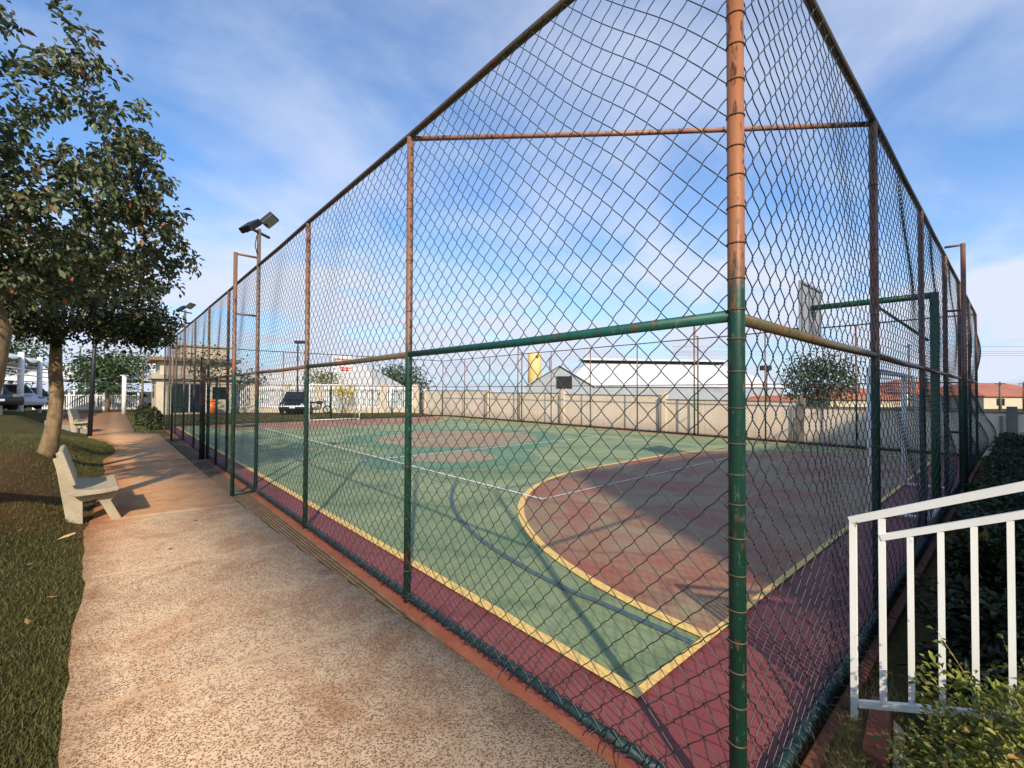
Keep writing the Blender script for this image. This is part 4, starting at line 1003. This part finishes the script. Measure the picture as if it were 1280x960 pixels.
MB(O).tube([(x, y, 0), (x, y, .9)], [.27, .34], 14).build('body', M['orange'], ob)
MB(O).tube([(x, y, .9), (x, y, 1.0), (x, y, 1.08)], [.36, .34, .12], 14).build('lid', M['orange'], ob)
# kerb between lawn bank and far path
kb = MB((-3.3, 26, 0))
kys = np.arange(23.5, 44, 1.0); 
for y0, y1 in zip(kys[:-1], kys[1:]): kb.bar((float(edge_left(y0))-.12, y0, .06), (float(edge_left(y1))-.12, y1, .06), .12, .2)
tag(kb.build('kerb', M['kerb_grey'], None, (-3.3, 26, 0)), 'low concrete kerb holding the bank behind the distant bench', 'kerb')

# ------------------------------------------------------------------ vehicles
def paint(name, col): return simple(name, lin(col), .2, .05, 1, spec=.6)
def make_car(loc, rz, label, col, L=4.1, Wd=1.72, H=1.48, suv=False, group=None):
    t = thing('parked_car', loc, label, 'car', group, rz); hw = Wd/2; pm = paint('car_paint', col)
    hb = .98 if suv else .86
    low = [(-L/2, .35), (-L/2+.05, .24), (L/2-.08, .24), (L/2, .42), (L/2-.03, .62), (L/2-.25, hb-.14), (L/2-1.0, hb), (-L/2+.35, hb+.04), (-L/2+.04, hb-.1)]
    def ax(u, v, q): return Vector((u, q, v))
    body = MB(); body.prism(low, ax, -hw, hw)
    bo = body.build('body', pm, t, bevel=.05)
    fr_, rr_ = (L/2-1.05, -L/2+(.12 if suv else .3))
    x0, x1, x2, x3 = fr_, fr_-.62, rr_+(.25 if suv else .55), rr_
    def cab(ins, z0, z1, nm, m):
        vs = [(x0, -hw+.04, z0), (x3, -hw+.04, z0), (x3, hw-.04, z0), (x0, hw-.04, z0), (x1, -hw+.2, z1), (x2, -hw+.2, z1), (x2, hw-.2, z1), (x1, hw-.2, z1)]
        return MB().add(vs, [(0, 1, 5, 4), (1, 2, 6, 5), (2, 3, 7, 6), (3, 0, 4, 7), (4, 5, 6, 7)])
    cab(0, hb-.02, H, '', None).build('cabin', pm, t, bevel=.04)
    def lerp(a, b, f): return tuple(a[i]+(b[i]-a[i])*f for i in range(3))
    for s_ in (-1, 1):
        g = MB()
        A_, B_, C_, D_ = (x0, s_*(hw-.035), hb), (x3, s_*(hw-.035), hb), (x2, s_*(hw-.195), H), (x1, s_*(hw-.195), H)
        for f0, f1 in ((.12, .5), (.54, .92)):
            q = [lerp(lerp(A_, D_, .15), lerp(B_, C_, .15), f0), lerp(lerp(A_, D_, .15), lerp(B_, C_, .15), f1), lerp(lerp(A_, D_, .85), lerp(B_, C_, .85), f1), lerp(lerp(A_, D_, .85), lerp(B_, C_, .85), f0)]
            g.add([(a, b+s_*.012, c) for a, b, c in q], [(0, 1, 2, 3)])
        g.build('window', M['glass'], t)
    for (xa, xb, nm) in ((x0, x1, 'windscreen'), (x3, x2, 'rear_window')):
        sg = 1 if xa > 0 else -1; g = MB(); q = []
        for f in (.12, .88):
            xx = xa+(xb-xa)*f; zz = hb+(H-hb)*f; ww = (hw-.04)+(.16-.0)*-f-.09
            q.append((xx+sg*.015, -ww, zz+.012)); q.append((xx+sg*.015, ww, zz+.012))
        g.add(q, [(0, 1, 3, 2)]); g.build(nm, M['glass'], t)
    for xw in (L/2-.8, -L/2+.78):
        for s_ in (-1, 1):
            w_ = MB(); w_.tube([(xw, s_*(hw-.2), .31), (xw, s_*(hw+.012), .31)], .31, 20); wo_ = w_.build('wheel', M['dark'], t)
            MB().tube([(xw, s_*(hw-.1), .31), (xw, s_*(hw+.022), .31)], .19, 16).build('rim', M['steel'], wo_)
    for s_ in (-1, 1):
        MB().box((L/2-.13, s_*(hw-.24), .68), (.2, .24, .13)).build('headlight', M['steel'], t, bevel=.03)
        MB().box((-L/2+.05, s_*(hw-.2), .76), (.1, .26, .2)).build('tail_light', M['sign_red'], t, bevel=.02)
    MB().box((L/2-.005, 0, .5), (.03, .36, .1)).build('number_plate', M['backboard'], t)
    return t
G = 'cars parked near the court'
a_ = cw(-16.3, 34.0); make_car((a_[0], a_[1], 0), R(-114), 'black parked car facing the goal behind the slim white pole', (20, 22, 24), 3.9, 1.75, 1.62, True, G)
a_ = cw(-25.2, 21.0); make_car((a_[0], a_[1], .72), R(-60), 'dark navy car at the left edge under the carport', (24, 26, 34), 4.2, 1.75, 1.5, False, G)
a_ = cw(-29.8, 26.5); make_car((a_[0], a_[1], .55), R(-60), 'white car under the carport just behind the navy car', (216, 218, 220), 4.2, 1.75, 1.48, False, G)
a_ = cw(-34.0, 31.5); make_car((a_[0], a_[1], .4), R(-60), 'dark red car under the carport behind the bare tree trunk', (88, 26, 30), 4.1, 1.7, 1.45, False, G)
a_ = cw(-29.0, 50); make_car((a_[0], a_[1], 0), R(10), 'silver car under the white canopy beyond the white pole', (150, 154, 158), 4.1, 1.7, 1.45, False, G)
a_ = cw(-41.5, 50); make_car((a_[0], a_[1], 0), R(10), 'white car behind the low picket fence and palm', (222, 222, 220), 4.1, 1.7, 1.45, False, G)
def make_bike(loc, rz, label):
    t = thing('motorcycle', loc, label, 'motorcycle', None, rz)
    for x in (-.64, .66):
        w_ = MB(); w_.tube([(x, 0, .3), (x+.001, 0, .3)], .01, 6)
        w_ = MB(); pts = [(x+.27*math.cos(a), 0, .3+.27*math.sin(a)) for a in np.linspace(0, 2*math.pi, 21)]; w_.tube(pts, .05, 8, False); wo_ = w_.build('wheel', M['dark'], t)
        h = MB()
        for a in np.linspace(0, math.pi, 5)[:-1]: h.bar((x-.25*math.cos(a), 0, .3-.25*math.sin(a)), (x+.25*math.cos(a), 0, .3+.25*math.sin(a)), .02, .02)
        h.build('rim', M['steel'], wo_)
    MB().tube([(.66, 0, .3), (.48, 0, .75), (.38, 0, 1.0)], .035, 8).build('fork', M['steel'], t)
    MB().tube([(.4, 0, .85), (0, 0, .45), (-.3, 0, .42), (-.64, 0, .3)], .035, 8).build('frame', M['black_metal'], t)
    MB().sphere((.12, 0, .82), .2, 12, 8, (1.3, .65, .7)).build('tank', M['black_metal'], t)
    MB().sphere((-.42, 0, .82), .2, 12, 8, (1.8, .6, .35)).build('seat', M['dark'], t)
    MB().box((.02, 0, .47), (.4, .26, .32)).build('engine', M['steel'], t, bevel=.05)
    MB().tube([(.3, -.36, 1.08), (.38, 0, 1.02), (.3, .36, 1.08)], .02, 8).build('handlebar', M['black_metal'], t)
    MB().sphere((.53, 0, .92), .1, 10, 8).build('headlight', M['steel'], t)
    MB().tube([(0, .15, .3), (-.5, .18, .32), (-.85, .18, .42)], .045, 8).build('exhaust', M['steel'], t)
a_ = cw(-14.6, 33.8); make_bike((a_[0], a_[1], 0), R(-35), 'dark motorcycle parked right of the black car')

# ------------------------------------------------------------------ carports and canopies
def carport(pts_posts, label, depth=5.0, z1=3.45, tilt=-.9, inward=Vector((-1, 0, 0)), z0=.5):
    a, b = Vector(pts_posts[0]), Vector(pts_posts[-1]); c = a.lerp(b, .5)
    t = thing('carport', (c.x, c.y, z0), label, 'carport', 'carports over the parked cars'); O = oloc(t)
    d = (b-a); Ld = d.length; d.normalize()
    V = []; nu, nv = 24, 8
    for iu in range(nu+1):
        for iv in range(nv+1):
            u, v = iu/nu, iv/nv; sag = -.28*math.sin(math.pi*((u*(len(pts_posts)-1)) % 1))*(1-v*.5)
            q = a+d*(Ld*u)+inward*(depth*v)+Vector((0, 0, z1-a.z+tilt*v**1.3+sag+.35*math.sin(math.pi*v))); q.z = z1+tilt*v**1.3+sag+.35*math.sin(math.pi*v); V.append(q)
    f = [(i_*(nv+1)+j, (i_+1)*(nv+1)+j, (i_+1)*(nv+1)+j+1, i_*(nv+1)+j+1) for i_ in range(nu) for j in range(nv)]
    m = MB(O); m.add(V, f, True); mo = m.build('canopy', M['membrane'], t); sd = mo.modifiers.new('thick', 'SOLIDIFY'); sd.thickness = .03
    for q in pts_posts:
        q = Vector(q); MB(O).tube([(q.x, q.y, z0-.4), (q.x, q.y, z1+.15)], .13, 12).build('post', M['white_paint'], t)
        e = q+inward*depth*.75; MB(O).tube([(q.x, q.y, z1-.5), (e.x, e.y, z1+tilt*.5)], .045, 8).build('arm', M['white_paint'], t)
        e2 = q+inward*depth; MB(O).tube([(e2.x, e2.y, z0-.4), (e2.x, e2.y, z1+tilt)], .07, 8).build('post', M['white_paint'], t)
    for z in (z1-.75, z1-1.05): 
        MB(O).tube([a+Vector((0, 0, z-a.z)), b+Vector((0, 0, z-b.z))], .035, 8).build('crossbar', M['white_paint'], t)
    return t
carport([(-5.75, 30.6, 0), (-5.5, 34.7, 0), (-5.2, 39.4, 0), (-4.9, 44.0, 0)], 'white carport with thick posts left of the bare tree trunk', 5.4, 3.55, -.2, Vector((-1, -.05, 0)), .5)
def tent(cx_, cy_, s_, ze, za, label, post=True):
    t = thing('canopy_tent', (cx_, cy_, 0), label, 'canopy', 'white tensile canopies beyond the path'); O = oloc(t); V = []; n_ = 16
    for i_ in range(n_+1):
        for j in range(n_+1):
            u, v = i_/n_*2-1, j/n_*2-1; m = max(abs(u), abs(v)); z = ze+(za-ze)*(1-m)**1.25-.25*(1-abs(u)**2)*(m > .99)*(abs(v) > .99)-.25*(1-abs(v)**2)*(m > .99)*(abs(u) > .99)
            q = Vector((u*s_, v*s_, 0)); q.rotate(Matrix.Rotation(-TH+.2, 3, 'Z')); V.append((cx_+q.x, cy_+q.y, z))
    f = [(i_*(n_+1)+j, (i_+1)*(n_+1)+j, (i_+1)*(n_+1)+j+1, i_*(n_+1)+j+1) for i_ in range(n_) for j in range(n_)]
    m = MB(O); m.add(V, f, True); mo = m.build('canopy', M['membrane'], t); sd = mo.modifiers.new('thick', 'SOLIDIFY'); sd.thickness = .03
    for u in (-1, 1):
        for v in (-1, 1):
            q = Vector((u*s_, v*s_, 0)); q.rotate(Matrix.Rotation(-TH+.2, 3, 'Z')); MB(O).tube([(cx_+q.x, cy_+q.y, -.1), (cx_+q.x, cy_+q.y, ze)], .09, 8).build('post', M['white_paint'], t)
a_ = cw(-37.6, 52); tent(a_[0], a_[1], 5.6, 2.9, 6.2, 'large white peaked canopy beside the kiosk roof')
a_ = cw(-54.2, 54); tent(a_[0], a_[1], 3.8, 2.9, 5.0, 'white peaked canopy between the two tree trunks')
a_ = cw(-54, 62); tent(a_[0], a_[1], 4.5, 3.0, 4.4, 'pale low canopy behind the palm fronds')

# ------------------------------------------------------------------ buildings beyond
def gable(name, c, rz, L, Wd, he, hr, wallm, roofm, label, cat='building', over=.3, vent=False, windows=(), hip=0, group=None, extra=None):
    t = thing(name, (*c, 0), label, cat, group, rz)
    hw, hl = Wd/2, L/2
    w = MB(); w.box((0, 0, he/2-.2), (L, Wd, he+.4))
    if not hip:
        for s_ in (-1, 1): w.add([(s_*hl, -hw, he), (s_*hl, hw, he), (s_*hl, 0, hr)], [(0, 1, 2)])
    w.build('wall', wallm, t)
    r_ = MB(); o = over; zo = he-o*(hr-he)/hw
    rl_ = hl-hip
    for dz in (.06,):
        r_.add([(-hl-o, -hw-o, zo+dz), (hl+o, -hw-o, zo+dz), (rl_+(0 if hip else o), 0, hr+dz), (-rl_-(0 if hip else o), 0, hr+dz), (hl+o, hw+o, zo+dz), (-hl-o, hw+o, zo+dz)],
               [(0, 1, 2, 3), (3, 2, 4, 5)]+([(1, 4, 2), (5, 0, 3)] if hip else []))
    ro = r_.build('roof', roofm, t); sd = ro.modifiers.new('thick', 'SOLIDIFY'); sd.thickness = .1
    if vent:
        v = MB(); v.box((0, 0, hr+.25), (L*.72, .9, .4)); v.build('vent_gap_shade', M['dark'], t)  # solid box, coloured near-black as the shade in the vent gap
        v = MB(); v.add([(-L*.37, -1.1, hr+.42), (L*.37, -1.1, hr+.42), (L*.37, 0, hr+.75), (-L*.37, 0, hr+.75), (L*.37, 1.1, hr+.42), (-L*.37, 1.1, hr+.42)], [(0, 1, 2, 3), (3, 2, 4, 5)])
        vo = v.build('ridge_vent', roofm, t); sd = vo.modifiers.new('thick', 'SOLIDIFY'); sd.thickness = .06
    for (face, pos, z, ww, hh) in windows:
        b = MB()
        if face == 'front': b.box((pos, -hw-.02, z), (ww, .05, hh))
        elif face == 'end': b.box((-hl-.02, pos, z), (.05, ww, hh))
        b.build('window', M['glass'] if name == 'house' else M['dark'], t)  # the shed's opening is a flat panel with its inner shade painted on
    return t
CR = -TH            # world rotation of the camera's right-hand direction
a_ = cw(21.5, 68); gable('warehouse', a_, CR+R(8), 31, 15, 2.6, 6.0, M['barn'], M['roofwhite'], 'long low warehouse with bright white roof and dark ridge vent', vent=True, hip=5)
a_ = cw(6.6, 62.5); gable('barn', a_, CR+R(90)+R(-6), 10, 8.6, 2.5, 5.1, M['barn'], M['roofgrey'], 'grey gabled shed with a dark opening left of the warehouse', windows=(('end', -.6, 2.9, 2.0, 1.6),))
a_ = cw(3.8, 76); TX, TY = a_; tk = thing('water_tower', (TX, TY, 0), 'tall yellow water tower behind the grey shed', 'water tower'); O = oloc(tk)
MB(O).tube([(TX, TY, -.1), (TX, TY, 8.2), (TX, TY, 8.3)], [1.12, 1.12, .95], 24).build('tank', M['tank'], tk)
MB(O).tube([(TX-.5, TY-.9, 7.6), (TX-.5, TY-1.3, 7.6)], .2, 10).build('outlet', M['wood'], tk)
H_ = 'orange-roofed houses beyond the wall'
a_ = cw(60, 57); gable('house', a_, CR+R(12), 15, 9, 1.5, 3.0, M['cream'], M['tiles'], 'cream house with wide orange roof right of the fence end', hip=4, windows=(('front', -5, .75, 1.2, .8), ('front', -1, .75, 1.2, .8), ('front', 3, .75, 1.2, .8)), group=H_)
a_ = cw(54.5, 62); gable('house', a_, CR+R(4), 8, 7, 1.9, 3.5, M['white_paint'], M['tiles'], 'white house with taller orange roof seen through the fence end', hip=2.5, windows=(('front', -1, .9, 1.2, .8), ('front', 2, .9, 1.2, .8)), group=H_)
a_ = cw(44.5, 60); gable('house', a_, CR+R(-4), 9, 8, 1.0, 2.5, M['cream'], M['tiles'], 'low cream house with orange roof behind the first shaded post', hip=3, windows=(('front', 1, .5, 1.2, .6),), group=H_)
a_ = cw(35.5, 64); gable('house', a_, CR, 7, 7, .7, 1.7, M['cream'], M['tiles'], 'lowest orange-roofed house left of the shaded posts', hip=3, group=H_)
a_ = cw(-20.0, 48); gable('hall', a_, CR+R(-5), 15, 9, 2.0, 4.4, M['barn'], M['roofgrey'], 'low hall with wide pale grey roof behind the picket wall', hip=3)
for (xc, yc, h, lab) in ((48.9, 45, 2.9, 'thin wooden utility pole before the wide orange roof'), (51.3, 45, 2.9, 'thin wooden utility pole at the right edge of the view'), (46, 52, 7.4, 'tall utility pole carrying wires hidden behind the shaded fence'), (5.2, 62, 6.5, 'tall thin aerial mast above the grey shed')):
    x, y = cw(xc, yc); t = thing('utility_pole', (x, y, 0), lab, 'utility pole', 'poles beyond the wall'); O = oloc(t)
    MB(O).tube([(x, y, -.2), (x, y, h)], [.13, .08], 8).build('shaft', M['wood'], t)
    MB(O).box((x, y, h-.2), (1.1, .08, .08), rz=TH).build('crossarm', M['wood'], t)
for z, lab in ((6.9, 'topmost of the thin power lines right of the fence'), (6.35, 'second power line from the top right of the fence'), (6.15, 'third power line from the top right of the fence'), (5.9, 'lowest of the thin power lines right of the fence')):
    p0, p1 = cw(20, 56), cw(110, 40); b = MB()
    b.tube([(p0[0]+(p1[0]-p0[0])*f, p0[1]+(p1[1]-p0[1])*f, z-.5*math.sin(math.pi*f)+.5) for f in np.linspace(0, 1, 21)], .018, 5)
    tag(b.build('power_line', M['steel']), lab, 'power line', 'power lines')
# the apartment block behind the camera whose shade lies over the near end of the court
Hb = 14.0; sd_ = Hb/math.tan(SUN_EL); tipx, tipy = 5.24, 5.43
bx0, by0 = tipx+sunH.x*sd_, tipy+sunH.y*sd_
ab_ = thing('apartment_block', (bx0, by0, 0), 'tall plain apartment block standing behind the viewpoint', 'building', None, R(-8)); O = (0, 0, 0)
MB().box((21, -6, Hb/2), (42, 12, Hb)).build('wall', M['cream'], ab_)
MB().box((21, -6, Hb+.1), (41.8, 11.8, .2)).build('roof', M['roofgrey'], ab_)
for fl in range(4):
    for k in range(12):
        w_ = MB(); w_.box((2+k*3.4, .01, 1.8+fl*3.3), (1.4, .06, 1.2)); w_.build('window', M['glass'], ab_)
